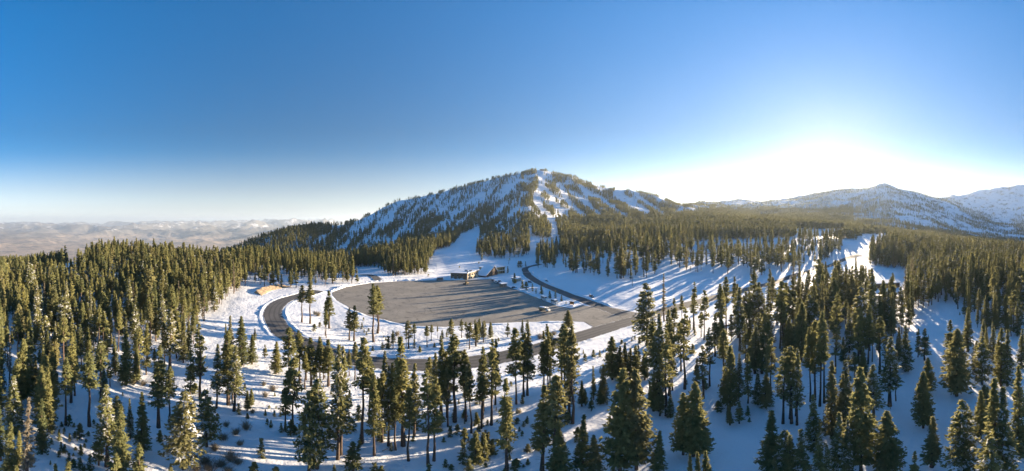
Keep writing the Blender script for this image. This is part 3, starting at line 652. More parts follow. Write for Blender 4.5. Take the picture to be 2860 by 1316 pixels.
for i in range(4):     # far slopes, 6..9
    lod('forest_tree_%02d' % (6 + i), 15, .1, (2.2, 2.6, 2.0, 2.4)[i], .75, 3.2, 2.2, 1.15, ('needles', 'needles', 'snowy', 'needles')[i], 400 + i, False)

lod('forest_tree_10', 21, .1, 1.5, .8, 6, 4, .5, 'dry', 451)
# ---- the trees read off the picture: zoom window (x0, y0, scale): x, top row, base row, half width
ZW = [(0, 900, .3511), (440, 800, .4356), (880, 800, .4356), (1320, 800, .4356), (1760, 800, .4356), (2200, 800, .4353), (2500, 800, .4353)]
T = [
 """P1262,175,840,65 F1137,545,1040,50 F1038,605,930,28 F958,635,1250,70 P850,490,1150,80 F785,870,1140,40 F1000,45,500,60 P712,225,830,58 P800,135,640,50
 F830,350,620,35 P565,75,640,50 P522,270,820,45 F340,170,560,40 F320,340,900,55 F390,350,870,45 F215,235,560,30 F172,235,560,25 F285,255,600,30 F115,415,900,75
 F435,255,600,30 F70,785,1250,50 F155,855,1150,20 D220,600,1300,50 F335,600,1050,45 F145,1125,1600,45 F530,1110,1650,60 F460,1120,1600,25 F905,1025,1600,65
 F1105,945,1500,60 F5,600,1100,40 F5,200,560,35 F918,105,420,30 F1090,60,350,35 F1165,20,420,35
 S550,730,830,20 S595,865,920,15 S555,885,950,14 S510,835,890,12 S470,850,940,15 S515,970,1040,18 S470,1020,1075,15 S640,970,1060,17 S700,865,910,14 S635,800,940,8
 S685,925,955,10 S410,780,880,25 S600,990,1020,12 S585,1045,1065,8 S545,1040,1120,18 S580,1085,1170,25 S640,1080,1170,25 S715,1050,1185,25 S745,770,815,12 S490,790,830,12
 S590,800,835,12 S1270,860,950,20 S485,950,1030,14 S410,920,970,14""",
 """B167,665,1172,90 B315,650,1030,60 P378,360,780,35 P455,280,760,55 P490,375,800,50 F540,185,505,48 F607,305,500,30 F690,370,460,20 F625,265,345,18 P275,225,730,45
 F210,400,735,35 P80,140,530,50 F165,165,490,30 F200,215,460,25 F575,665,800,22 F465,185,480,30 F760,350,560,35 P840,260,680,45 P870,455,940,55 P915,280,620,35 P945,420,660,20
 P985,325,640,40 P1040,320,640,25 B970,655,1190,70 B1025,575,1170,55 P925,-10,230,25 P978,-10,240,30
 S665,975,1100,22 S620,1125,1210,30 S755,1155,1215,22 S750,795,835,10 S785,800,835,8 S728,855,905,10 S703,845,890,9 S690,785,830,9 S793,875,935,12 S820,860,930,12
 S715,760,785,8 S760,765,785,8 S85,1135,1190,12 S15,920,1000,15 S520,750,820,15 S855,850,960,18""",
 """P145,360,1110,55 P165,370,1080,25 P85,335,640,40 P30,320,620,20 P300,320,1005,45 P255,355,600,20 P350,455,870,35 P380,560,1085,40 P428,540,1000,30 P450,400,900,30
 P470,500,1025,35 P500,490,905,25 P517,600,1050,20 P565,310,1025,60 P600,640,1120,35 P635,485,960,40 P725,500,1150,48 P762,560,1120,42 P770,420,780,35 P735,450,700,25
 P812,310,850,22 P852,495,900,30 P895,300,870,50 P965,400,865,35 P1000,490,940,30 P1078,380,800,35 F245,990,1200,50 F125,1140,1250,25
 P90,25,270,30 P72,150,330,15 P220,130,345,40 P250,120,350,35 P375,-20,355,35 P400,-10,300,40 P600,210,400,28 P637,235,360,15 P718,250,390,30 P745,245,350,15 P500,280,400,18
 P815,275,360,22 P870,205,400,22 P940,205,330,20 P990,230,400,25 P1033,230,385,20 P1055,205,340,15 P1080,220,355,15
 S470,320,400,25 S430,360,405,20 S370,380,412,15 S670,380,420,15 S765,360,390,18 S868,895,965,18 S912,880,955,16 S960,905,1010,18 S945,1000,1140,25 S1030,930,1140,30
 S1075,960,1120,25 S985,1110,1200,25 S838,1110,1160,15 S875,1140,1175,15 S826,965,1000,10 S695,890,925,10 S220,665,750,15 S280,765,860,30 S725,1140,1300,25 S1035,810,880,18
 S1050,890,930,12 S890,790,850,15 S95,850,930,20 S380,1130,1210,35 S425,1150,1210,20 S300,230,270,20""",
 """P65,380,850,30 P120,315,890,40 P145,335,760,28 P220,580,1180,45 P280,260,755,42 P352,265,700,38 P455,280,680,30 P485,250,690,25 P445,620,1180,55 P525,560,1200,58
 F560,900,1240,60 P565,235,720,35 P640,245,880,45 P622,380,860,40 F700,815,1200,40 F780,950,1200,45 F700,600,770,35 F725,680,765,20 F760,705,800,16 F835,500,750,30 F820,640,755,25
 B895,320,600,50 F945,380,600,35 F975,355,570,35 F1010,390,600,30 F1050,375,560,25 B945,520,1190,75 B1050,520,1175,65 B612,150,270,32 F318,210,310,25 F353,208,300,20 F225,230,325,35 F115,225,330,30
 P20,240,385,20 P70,220,360,20 P45,205,330,18 S475,240,300,14 S318,695,755,12 S18,940,1130,25 S70,940,1120,22 S95,935,1080,18 S125,980,1075,25 S30,820,880,15 S40,880,930,12
 S317,925,960,10 S205,1165,1200,12 S355,1010,1060,20 S350,830,860,18 S285,780,815,18 S285,840,880,18 S325,865,900,18 S345,850,880,14 S300,900,930,12 S270,1110,1185,20
 S720,430,480,14 S775,405,450,18 S815,410,450,15 S955,340,370,12 S1020,325,350,10 S1070,320,365,10 S1090,310,350,10""",
 """P230,50,830,50 P185,105,800,45 P250,60,700,40 F150,560,800,45 F190,640,830,50 F255,690,840,40 P350,110,660,45 P410,-40,300,22 P473,20,345,25 P578,-20,350,30 P470,365,720,38
 P510,250,640,35 P545,180,450,30 P600,270,640,40 B640,380,790,50 F640,760,890,50 F700,740,880,25 B405,615,1090,75 B340,680,1080,60 B440,760,1090,60 F180,920,1200,35 F755,420,750,30
 F740,235,480,30 F800,245,560,35 F845,265,560,35 F690,10,330,40 P905,320,700,25 F900,790,1200,60 B1000,915,1300,70 F915,1085,1350,25 F380,1070,1400,25 F440,1060,1420,30 F495,1055,1420,25
 P980,380,880,50 P1035,380,880,40 P1070,390,890,35 F820,560,760,40 F870,540,780,40 P960,-40,400,40 F95,410,600,25 F35,380,600,30
 S753,765,830,14 S765,840,870,9 S400,370,430,20 S60,320,365,12 S85,310,350,12 S30,315,340,8""",
 """P90,95,420,35 F130,100,250,28 P145,260,740,28 P205,150,770,40 P235,210,750,25 B285,20,270,45 F360,320,500,35 F485,385,600,30 P515,110,500,30 P590,190,560,35 B665,40,265,35
 P655,320,770,60 P550,500,880,55 P430,420,620,30 F285,470,980,55 F370,470,860,55 B470,520,1185,65 F170,690,1060,50 F330,800,1240,60 F375,850,1250,40 B640,790,1200,75 F210,930,1350,50
 F95,905,1350,55 F15,945,1350,45 F255,1010,1350,35 S600,1095,1250,20""",
 """F65,250,545,55 F25,260,480,25 F190,265,475,35 B210,455,690,42 B180,540,910,55 F235,825,1160,50 F120,1050,1350,28 B395,270,705,80 F355,210,520,45 F465,130,420,35 B560,320,630,55
 F630,225,470,30 F680,255,640,50 F720,270,640,45 F565,205,380,30 B445,725,1240,80 F545,660,990,45 F590,640,900,35 F650,580,1290,75 F700,645,1330,80 F800,495,1100,60 B610,960,1450,60
 F810,270,530,35 F0,980,1185,30 F710,50,260,30 F785,90,320,25 F745,140,320,20""",
]
ISLAND = [(790, 850), (930, 835), (1000, 880), (1100, 905), (1240, 916), (1440, 903), (1600, 900), (1655, 910), (1560, 942), (1440, 975), (1300, 1000), (1140, 1004), (960, 985), (850, 950), (795, 915)]
def zone(x, y, r):
    if bool(inside([x], [y], ISLAND)[0]): return 'on the island between road and parking lot'
    if 1395 < x < 1640 and 780 < y < 862: return 'on the strip beside the parked buses'
    if 1480 < x < 1850 and y < 880: return 'between side road and ski mountain'
    if 1850 <= x < 2450 and y < 830: return 'beyond the straight road'
    if x < 700 and y < 985: return 'in the sunlit forest facing the valley'
    if x < 720 and y >= 985: return 'by the clearing with leafless bushes'
    if x < 1060 and y < 830: return 'in the row behind the road bend'
    if x < 1480 and y < 800: return 'at the ski run foot near lodge'
    if x < 1010: return 'below the tight road bend'
    if x < 1400: return 'below the long road curve'
    if x < 1700: return 'below the road junction'
    if x < 2180: return 'below the straight road'
    if y < 900: return 'in the forest around the low shed'
    return 'beside the open sun-streaked snow'
CAT = dict(pine='pine tree', fir='fir tree', young_fir='young tree', dead_tree='dead tree')
NAME = dict(pine='pine_tree', fir='fir_tree', young_fir='young_fir', dead_tree='dead_tree')
COUNT = dict(pine=0, fir=0, young_fir=0, dead_tree=0)
TOBJ = []
TREES = []      # (x, y) of everything placed, to keep the fill apart
def add_tree(kind, var, x, y, z, H, wx, px, py):
    cm, tm, H0, W0, words = PROTO[kind][var]; s = H / H0
    e = bpy.data.objects.new(NAME[kind], None); C.objects.link(e); e.empty_display_size = 0.5
    e.location = (x, y, z - 0.1); e.rotation_euler = (random.gauss(0, .012), random.gauss(0, .012), random.random() * 6.283); e.scale = (s * wx, s * wx, s)
    for nm, me in (('trunk', tm), ('crown', cm)):
        c = bpy.data.objects.new(nm, me); C.objects.link(c); c.parent = e
    if kind in ('pine', 'fir'): size = 'very tall' if H > 29 else 'tall' if H > 23 else 'mid-height' if H > 16 else 'short'
    else: size = ''
    zn = zone(px, py, math.hypot(x, y))
    tag(e, (size + ' ' + words + ' ' + zn).strip(), CAT[kind], {'pine': 'pines ', 'fir': 'firs ', 'young_fir': 'young firs ', 'dead_tree': 'dead trees '}[kind] + zn)
    TOBJ.append((e, x, y, H, zn))
    COUNT[kind] += 1; TREES.append((x, y))
for (x0, y0, sc), txt in zip(ZW, T):
    for tok in txt.split():
        k, (u, vt, vb, hw_) = tok[0], [float(q) for q in tok[1:].split(',')]
        px, pt, pb = x0 + u * sc, y0 + vt * sc, y0 + vb * sc
        az = R((px - HX) * K); dep = R((pb - HY) * K); r = CAMZ / math.tan(dep)
        for _ in range(6): r = (CAMZ - zat(math.sin(az) * r, math.cos(az) * r)) / math.tan(dep)
        x, y = math.sin(az) * r, math.cos(az) * r; z = zat(x, y)
        H = CAMZ - r * math.tan(R((pt - HY) * K)) - z
        wm = math.radians(hw_ * sc * K) * math.hypot(r, CAMZ - z - H / 2)
        kind = {'P': 'pine', 'F': 'fir', 'B': 'fir', 'S': 'young_fir', 'D': 'dead_tree'}[k]
        if kind != 'young_fir' and H > 36: H = 30 + random.uniform(-2, 5)
        H = max(H, 1.2)
        nv = len(PROTO[kind]); ratio = wm / H
        if k == 'B': var = random.choice((2, 5))
        elif k == 'F': var = random.choice((0, 1, 3, 4))
        else: var = random.randrange(nv)
        W0, H0 = PROTO[kind][var][3], PROTO[kind][var][2]
        if k in 'PFB' and r > 75 and random.random() < (.7 if px > 1500 else .55):
            aa = az + random.uniform(-3.2, 3.2) / r; rr = r + random.uniform(1.5, 5); x2, y2 = math.sin(aa) * rr, math.cos(aa) * rr
            add_tree(kind, random.randrange(6), x2, y2, zat(x2, y2), H * random.uniform(.6, .95), random.uniform(.8, 1.1), px, pb)
        add_tree(kind, var, x, y, z, H, min(1.55, max(0.75, ratio * 1.25 / (W0 / H0))), px, pb)

# ---- the rest of the forest: positions by stand, then the largest in view as trees of their own, the others as one mass
D = [  # polygon in picture points of the tree bases, chance per cell
 ([(-60, 744), (60, 742), (150, 732), (250, 715), (330, 700), (450, 710), (560, 724), (650, 735), (700, 770), (690, 800), (640, 830), (590, 880), (560, 940), (520, 985), (400, 985), (200, 1030), (60, 1070), (-60, 1070)], 1.0),
 ([(-60, 1040), (200, 1000), (430, 955), (440, 1060), (330, 1090), (120, 1180), (-60, 1200)], .5),
 ([(1760, 890), (2200, 860), (2200, 1000), (1980, 1060), (1800, 1020)], .28),
 ([(640, 730), (1010, 745), (1010, 792), (900, 800), (850, 806), (700, 800), (690, 770)], .62),
 ([(600, 690), (930, 650), (930, 752), (640, 742)], .85),
 ([(930, 700), (1180, 640), (1290, 640), (1255, 690), (1215, 700), (1190, 768), (1090, 772), (1060, 750), (930, 762)], .85),
 ([(1310, 600), (1480, 600), (1480, 715), (1345, 733), (1320, 700)], .5),
 ([(1485, 745), (1500, 700), (1600, 690), (1750, 670), (1860, 650), (1860, 700), (1850, 760), (1780, 785), (1700, 775), (1600, 765), (1530, 757)], .36),
 ([(1540, 700), (1750, 640), (1900, 622), (2130, 612), (2330, 618), (2440, 636), (2330, 662), (2200, 664), (2000, 674), (1850, 676), (1750, 672), (1620, 694)], .9),
 ([(1860, 685), (2350, 676), (2350, 715), (2150, 780), (1860, 765)], .2),
 ([(2420, 645), (2900, 690), (2900, 860), (2620, 850), (2540, 880), (2400, 850), (2300, 850), (2180, 870), (2180, 850), (2300, 825), (2430, 812), (2430, 720)], .85),
 ([(2150, 850), (2560, 850), (2500, 960), (2250, 960)], .5),
 ([(1880, 900), (2200, 860), (2560, 900), (2480, 1060), (2250, 1060), (2080, 1010)], .3),
 ([(2620, 840), (2900, 850), (2900, 960), (2760, 940)], .5),
]
HOLES = [[(70, 762), (150, 775), (215, 762), (240, 735), (262, 715), (235, 715), (190, 735), (140, 750)], [(2425, 740), (2540, 755), (2530, 870), (2430, 870)], [(1850, 845), (2110, 796), (2240, 760), (2250, 800), (2120, 850), (1900, 915)], [(2400, 655), (2480, 655), (2490, 690), (2440, 705), (2400, 690)],
         [(2220, 642), (2360, 640), (2360, 662), (2220, 662)], [(2060, 690), (2210, 690), (2210, 712), (2060, 712)],
         [(1195, 780), (1228, 702), (1262, 690), (1290, 655), (1335, 640), (1345, 660), (1322, 722), (1350, 737), (1440, 727), (1495, 712), (1495, 748), (1452, 765), (1415, 775), (1250, 785)],
         [(985, 745), (1045, 750), (1062, 790), (1000, 790)]]
RUNS = [([(340, 180), (355, 260), (350, 340), (300, 420), (320, 500), (400, 570), (450, 650), (470, 740), (430, 850)], 30),
        ([(370, 330), (430, 400), (510, 440), (545, 440)], 22), ([(440, 440), (480, 510), (560, 590), (640, 660), (700, 715)], 24),
        ([(500, 310), (550, 370), (560, 430), (620, 500), (690, 560), (740, 600), (790, 650), (900, 650)], 26),
        ([(600, 370), (700, 430), (790, 520), (880, 590), (960, 645)], 20), ([(690, 320), (760, 385), (860, 420), (920, 470), (1010, 540), (1080, 590), (1140, 612)], 20),
        ([(1060, 340), (1010, 385), (1130, 470), (1260, 548)], 36), ([(1130, 345), (1220, 430), (1330, 510), (1400, 555)], 16), ([(750, 705), (900, 672), (1020, 650), (1160, 618)], 14),
        ([(250, 235), (330, 215), (430, 200)], 16), ([(800, 300), (880, 350), (960, 330), (1080, 320)], 14), ([(1530, 545), (1700, 500), (1800, 510)], 18), ([(1610, 530), (1680, 490)], 14)]
RUNS = [([(1400 + u * .3207, 420 + v * .3207) for u, v in p], w_ * .3207) for p, w_ in RUNS]
def fill(r0, r1, cell, azlo=-93, azhi=93):
    n = int(2 * r1 / cell) + 1; g = np.arange(n) * cell - r1
    X, Yc = np.meshgrid(g, g[g > -40]); X = X.ravel(); Yc = Yc.ravel()
    X = X + RNG.uniform(-.48, .48, X.shape) * cell; Yc = Yc + RNG.uniform(-.48, .48, Yc.shape) * cell
    r = np.hypot(X, Yc); a = np.degrees(np.arctan2(X, Yc)); k = (r >= r0) & (r < r1) & (a > azlo) & (a < azhi)
    X, Yc, r, a = X[k], Yc[k], r[k], a[k]; z = terr(a, r)
    px = HX + a / K; py = HY + np.degrees(np.arctan2(CAMZ - z, r)) / K
    return X, Yc, z, r, px, py
def hole_mask(px, py):
    m = np.zeros(px.shape, bool)
    for h in HOLES: m |= inside(px, py, h)
    return m
cand = []
X, Yc, z, r, px, py = fill(85, 720, 5.7)
p = np.zeros(X.shape)
for poly, pr in D: p = np.maximum(p, np.where(inside(px, py, poly), pr, 0))
p *= np.where((px < 700) | (px > 2200), np.clip(2.2 * fbm(X / 38, Yc / 38, 61, 3) - .1, .55, 1.35), np.clip(2.6 * fbm(X / 38, Yc / 38, 61, 3) - .45, .15, 1.25))
p[hole_mask(px, py)] = 0
k = RNG.random(X.shape) < p; X, Yc, z, r, px, py = [q[k] for q in (X, Yc, z, r, px, py)]
k = pave_dist(X, Yc) > 6; k &= seg_dist(X, Yc, ROAD2) > 9
k &= (seg_dist(X, Yc, FARROAD) > 7) & (seg_dist(X, Yc, BENDROAD) > 8) & (seg_dist(X, Yc, UPROAD) > 8)
tt = np.array(TREES)
X, Yc, z, r, px, py = [q[k] for q in (X, Yc, z, r, px, py)]
k = np.array([np.min(np.hypot(tt[:, 0] - a, tt[:, 1] - b)) > 3.5 for a, b in zip(X, Yc)])
X, Yc, z, r, px, py = [q[k] for q in (X, Yc, z, r, px, py)]
Hh = np.clip(RNG.normal(19.5, 6.0, X.shape), 5, 33) * np.interp(px, [0, 150, 330, 450, 1480, 1660, 1700, 1900, 2000, 3000], [.9, .85, .8, 1, .95, .98, 1.2, 1.2, 1.1, 1.05])
# those that show largest become trees of their own
order = np.argsort(-(Hh / r)); NIND = {'pine': 300 - COUNT['pine'], 'fir': 300 - COUNT['fir']}
pts = []
for i in order:
    kind = 'pine' if RNG.random() < (.62 if 700 < px[i] < 2100 else .4) else 'fir'
    if RNG.random() < .035:
        if COUNT['dead_tree'] < 12: add_tree('dead_tree', 0, X[i], Yc[i], z[i], Hh[i], random.uniform(.8, 1.1), px[i], py[i])
        else: pts.append((X[i], Yc[i], z[i], Hh[i] / 22, 1.0, 10))
        continue
    if NIND[kind] > 0:
        NIND[kind] -= 1
        add_tree(kind, random.randrange(6), X[i], Yc[i], z[i], Hh[i], random.uniform(.85, 1.25), px[i], py[i])
    else: pts.append((X[i], Yc[i], z[i], Hh[i] / 22, random.uniform(.9, 1.3), random.choice((0, 1, 2, 4) if px[i] < 1300 else (0, 1, 2, 3, 4, 5))))
print('near forest', len(order))
# slopes of the ski mountain and the spur
X, Yc, z, r, px, py = fill(720, 2700, 7.5, -60, 60)
gx = terr(np.degrees(np.arctan2(X + 8, Yc)), np.hypot(X + 8, Yc)) - z; gy = terr(np.degrees(np.arctan2(X, Yc + 8)), np.hypot(X, Yc + 8)) - z
p = np.full(X.shape, .42)
run = np.full(X.shape, 1e9)
for poly, w_ in RUNS: run = np.minimum(run, seg_dist(px, py, poly) / w_)
left = px < 1455
su = (px * .72 + py * .69); sw = (-px * .69 + py * .72)
streak = fbm(su / 9, sw / 75, 71, 3)
pl = np.clip((streak - .42) * 5, .06, .85) * np.interp(py, [480, 600, 660, 700], [.40, .50, .95, 1.0]); pl = np.where(px < 940, np.maximum(pl, .85 * (fbm(X / 90, Yc / 90, 5, 3) > .42)), pl)
clump = fbm(px / 26, py / 16, 83, 3)
prr = np.clip((clump - .30) * 5, .05, .85)
p = np.where(left, pl, prr); p = np.where((~left) & (run < 1), 0.004, p)
p = np.where((py > 612) & (px > 1560), np.maximum(p, .9), p)
sk = np.interp(px, [589, 667, 778, 866, 945, 1055, 1166, 1277, 1380, 1466, 1511, 1580, 1666, 1766, 1880, 1950], [711, 686, 640, 622, 632, 580, 541, 513, 485, 472, 464, 482, 507, 524, 558, 568])
p = np.where(py < sk + 14, p * .45, p)
p[hole_mask(px, py)] = 0
for poly, pr in D[4:5]: pass
k = RNG.random(X.shape) < p * .8
for a, b, c, q, d in zip(X[k], Yc[k], z[k], r[k], px[k]):
    pts.append((a, b, c, random.uniform(.7, 1.25) * (1.15 if q > 1500 else 1.3), random.uniform(.9, 1.3), 6 + random.choice((0, 1, 1, 3) if d < 1455 else (0, 1, 2, 3))))
print('mountain forest', len(pts))
# far right ranges and the forest floor below them
X, Yc, z, r, px, py = fill(720, 3900, 15, 30, 93)
p = np.where(r < 1700, .95, np.clip((fbm(X / 220, Yc / 220, 91, 4) - .42) * 6, .05, .9) * np.interp(py, [510, 570, 640], [.25, .6, 1]))
p[hole_mask(px, py)] = 0
k = RNG.random(X.shape) < p
for a, b, c, q in zip(X[k], Yc[k], z[k], r[k]):
    for j in range(3 if q < 1500 else 1): pts.append((a + random.uniform(-7, 7) * (j > 0), b + random.uniform(-7, 7) * (j > 0), c, random.uniform(.9, 1.5), random.uniform(1, 1.4), 6 + random.randrange(4)))
# wooded hill beyond the near forest on the valley side
X, Yc, z, r, px, py = fill(720, 2300, 11, -93, -45)
p = .8 * (fbm(X / 160, Yc / 160, 95, 4) > .40)
k = RNG.random(X.shape) < p
for a, b, c in zip(X[k], Yc[k], z[k]): pts.append((a, b, c, random.uniform(.8, 1.4), random.uniform(1, 1.4), 6 + random.choice((0, 1, 3))))
print('all forest', len(pts), COUNT)
def forest(name, pts, label):
    A = np.array(pts); me = bpy.data.meshes.new(name); me.vertices.add(len(A)); me.vertices.foreach_set('co', A[:, :3].ravel().astype(np.float32))
    sc = np.stack([A[:, 3] * A[:, 4], A[:, 3] * A[:, 4], A[:, 3]], -1).astype(np.float32)
    a = me.attributes.new('tree_scale', 'FLOAT_VECTOR', 'POINT'); a.data.foreach_set('vector', sc.ravel())
    a = me.attributes.new('tree_turn', 'FLOAT_VECTOR', 'POINT'); rot = np.zeros((len(A), 3), np.float32); rot[:, 2] = RNG.random(len(A)) * 6.28; rot[:, :2] = RNG.normal(0, .02, (len(A), 2)); a.data.foreach_set('vector', rot.ravel())
    a = me.attributes.new('tree_model', 'INT', 'POINT'); a.data.foreach_set('value', A[:, 5].astype(np.int32))
    o = mesh_obj(name, me); tag(o, label, 'forest', kind='stuff')
    g = bpy.data.node_groups.new(name, 'GeometryNodeTree')
    g.interface.new_socket('Geometry', in_out='INPUT', socket_type='NodeSocketGeometry'); g.interface.new_socket('Geometry', in_out='OUTPUT', socket_type='NodeSocketGeometry')
    gi, go = g.nodes.new('NodeGroupInput'), g.nodes.new('NodeGroupOutput'); ip = g.nodes.new('GeometryNodeInstanceOnPoints')
    ci = g.nodes.new('GeometryNodeCollectionInfo'); ci.inputs['Collection'].default_value = LODC; ci.inputs['Separate Children'].default_value = True; ci.inputs['Reset Children'].default_value = True
    g.links.new(gi.outputs[0], ip.inputs['Points']); g.links.new(ci.outputs[0], ip.inputs['Instance']); ip.inputs['Pick Instance'].default_value = True
    for nm, sock, ty in (('tree_scale', 'Scale', 'FLOAT_VECTOR'), ('tree_turn', 'Rotation', 'FLOAT_VECTOR'), ('tree_model', 'Instance Index', 'INT')):
        at = g.nodes.new('GeometryNodeInputNamedAttribute'); at.data_type = ty; at.inputs['Name'].default_value = nm
        g.links.new([s for s in at.outputs if s.enabled and s.name == 'Attribute'][0], ip.inputs[sock])
    g.links.new(ip.outputs[0], go.inputs[0])
    md = o.modifiers.new('forest', 'NODES'); md.node_group = g
    return o
forest('forest', pts, 'mass of dark conifers covering the slopes, plateau and mountain')

# small growth dotted over the near snow
nS = 300 - COUNT['young_fir']; n_try = 0
while nS > 0 and n_try < 6000:
    n_try += 1
    sx, sy = random.uniform(0, 2860), random.uniform(880, 1316)
    if random.random() > (0.9 if 720 < sx < 1750 else .35): continue
    q = gp(sx, sy)
    if float(pave_dist(np.array([q[0]]), np.array([q[1]]))[0]) < 9 or 1980 < sx < 2140 and sy > 1180: continue
    if vnoise(np.array([sx / 60.]), np.array([sy / 60.]), 4)[0] < .45: continue
    add_tree('young_fir', random.randrange(3), q[0], q[1], zat(*q), random.choice((1.2, 1.6, 2.2, 2.2, 3.2, 4.5)), random.uniform(.9, 1.4), sx, sy); nS -= 1
# saplings on the strip by the buses and at the lodge
for sx, st, sy, in ((1459, 782, 806), (1470, 786, 811), (1487, 792, 813), (1497, 805, 820), (1512, 798, 822), (1535, 812, 834), (1551, 810, 832), (1568, 824, 841), (1437, 763, 792), (1418, 744, 763), (1449, 728, 748), (1455, 728, 748), (1468, 730, 745), (1581, 841, 849)):
    q = place(sx, sy); Hq = CAMZ - q[3] * math.tan(R((st - HY) * K)) - q[2]
    add_tree('young_fir', random.randrange(3), q[0], q[1], q[2], Hq, 1.1, sx, sy)

# ------------------------------------------------------------------ leafless willow bushes
def bush_mesh(seed):
    rs = np.random.default_rng(seed); V, F, Tn = [], [], []
    for s in range(110):
        az = rs.random() * 6.28; lean = rs.uniform(.1, .75); L = rs.uniform(1.3, 2.6); b = np.array([rs.normal(0, .35), rs.normal(0, .35), -.1])
        d = np.array([math.cos(az) * lean, math.sin(az) * lean, 1.0]); d /= np.linalg.norm(d); tip = b + d * L
        sd = np.cross(d, rs.normal(0, 1, 3)); sd /= np.linalg.norm(sd); w_ = .035; j = len(V)
        V += [b + sd * w_, b - sd * w_, tip]; F.append((j, j + 1, j + 2)); Tn.append(rs.random())
        for q in range(5):
            p0 = b + d * L * rs.uniform(.35, .95); e = p0 + (d + rs.normal(0, .55, 3)) * rs.uniform(.3, .8); sd = np.cross(e - p0, rs.normal(0, 1, 3)); sd /= np.linalg.norm(sd) + 1e-6; j = len(V)
            V += [p0 + sd * .028, p0 - sd * .028, e]; F.append((j, j + 1, j + 2)); Tn.append(rs.random())
    return raw_mesh('twigs', V, F, Tn, [M['dead']])
BM_ = [bush_mesh(s) for s in (1, 2, 3)]
bsp = [(1, 570, 890, 45), (1, 470, 1080, 60), (1, 370, 1030, 40), (1, 300, 1110, 50), (1, 530, 1000, 30), (1, 690, 690, 30), (1, 740, 650, 35), (1, 680, 620, 25), (1, 610, 800, 25), (1, 330, 1150, 50), (1, 420, 960, 40),
       (1, 500, 930, 35), (1, 440, 880, 30), (1, 400, 1130, 45), (1, 250, 1160, 40), (1, 520, 1120, 35), (1, 450, 1170, 40), (2, 120, 700, 20), (2, 795, 915, 18), (2, 525, 300, 25), (2, 465, 380, 28), (2, 20, 175, 25), (1, 1010, 170, 20), (3, 300, 800, 22), (3, 430, 320, 30), (3, 520, 300, 25), (3, 350, 1050, 22), (4, 420, 640, 20), (0, 1140, 480, 40), (0, 1060, 470, 35), (0, 1230, 640, 25), (0, 820, 250, 20)]
for zi, u, v, hwz in bsp:
    x0, y0, sc = ZW[zi]; q = place(x0 + u * sc, y0 + (v + hwz * .6) * sc)
    wm = math.radians(hwz * sc * K) * math.hypot(q[3], CAMZ)
    e = bpy.data.objects.new('leafless_bush', None); C.objects.link(e); e.location = (q[0], q[1], q[2]); e.scale = (wm / 1.7, wm / 1.7, min(1.3, wm / 2.0)); e.rotation_euler = (0, 0, random.random() * 6)
    c = bpy.data.objects.new('twigs', random.choice(BM_)); C.objects.link(c); c.parent = e
    zn = {0: 'at the edge of the sunlit forest', 1: 'in the snowy clearing outside the road bend', 2: 'on snow beside the long road curve', 3: 'on snow below the road junction', 4: 'under trees below the straight road'}[zi]
    tag(e, ('wide spreading ' if wm > 3.2 else 'small low ' if wm < 2.0 else 'rounded ') + 'bare brown willow bush ' + zn, 'bush', 'leafless bushes ' + zn)

# what stands next to each tree tells look-alikes apart
ta = np.array([(a, b) for _, a, b, _, _ in TOBJ]); th = np.array([h for *_, h, _ in TOBJ]); tp = pave_dist(ta[:, 0], ta[:, 1])
for i, (e, a, b, h, zn) in enumerate(TOBJ):
    d = np.hypot(ta[:, 0] - a, ta[:, 1] - b); d[i] = 1e9; j = int(np.argmin(d)); nb = TOBJ[j][0]['category'].split()[0 if 'young' not in TOBJ[j][0]['category'] else 0]
    nb = {'pine': 'a pine', 'fir': 'a fir', 'young': 'a sapling', 'dead': 'a dead tree'}[nb]
    if 0 < tp[i] < 9: ex = 'close to the pavement edge'
    elif d[j] < 2.6: ex = 'touching ' + nb
    elif d[j] < 5.5: ex = 'close beside ' + nb
    elif d[j] > 12: ex = 'standing well apart'
    else: ex = 'near ' + nb
    lab = e['label'] + ', ' + ex
    if len(lab.split()) <= 16: e['label'] = lab
    while len(e['label'].split()) > 16: e['label'] = e['label'].replace(' with bare lower trunk', '').replace(' the ', ' ', 1)

# ------------------------------------------------------------------ ski lodge
def quadpt(a, b, u): return (a[0] + (b[0] - a[0]) * u, a[1] + (b[1] - a[1]) * u)
def wall_strip(mb, a, b, u0, u1, z0, z1, out_, t=0.12):
    """a slab on the wall line a-b from share u0 to u1, standing proud towards out_"""
    p, q = quadpt(a, b, u0), quadpt(a, b, u1)
    mb.prism([p, q, (q[0] + out_[0] * t, q[1] + out_[1] * t), (p[0] + out_[0] * t, p[1] + out_[1] * t)], z0, z1)
def unit(a, b):
    L = math.hypot(b[0] - a[0], b[1] - a[1]); return ((b[0] - a[0]) / L, (b[1] - a[1]) / L)
def outn(a, b):      # horizontal normal of wall a-b on the viewer's side
    u = unit(a, b); n = (u[1], -u[0]); m = quadpt(a, b, .5)
    return n if n[0] * -m[0] + n[1] * -m[1] > 0 else (-n[0], -n[1])
def grow(poly, d):
    c = (sum(p[0] for p in poly) / len(poly), sum(p[1] for p in poly) / len(poly)); o = []
    for p in poly:
        L = math.hypot(p[0] - c[0], p[1] - c[1]); o.append((p[0] + (p[0] - c[0]) / L * d, p[1] + (p[1] - c[1]) / L * d))
    return o
A, B, Cc = gp(1259, 780), gp(1305, 782), gp(1336, 774); Dd = (A[0] + Cc[0] - B[0], A[1] + Cc[1] - B[1])
def rel_(poly, o): return [(p[0] - o[0], p[1] - o[1]) for p in poly]
def local(o): return lambda p: (p[0] - o[0], p[1] - o[1])
lod_o = A; lodge = empty('ski_lodge', (A[0], A[1], 0)); lc = local(A)
tag(lodge, 'low timber ski lodge with snow-covered roofs at the parking lot edge', 'lodge')
a, b, c, d = lc(A), lc(B), lc(Cc), lc(Dd)
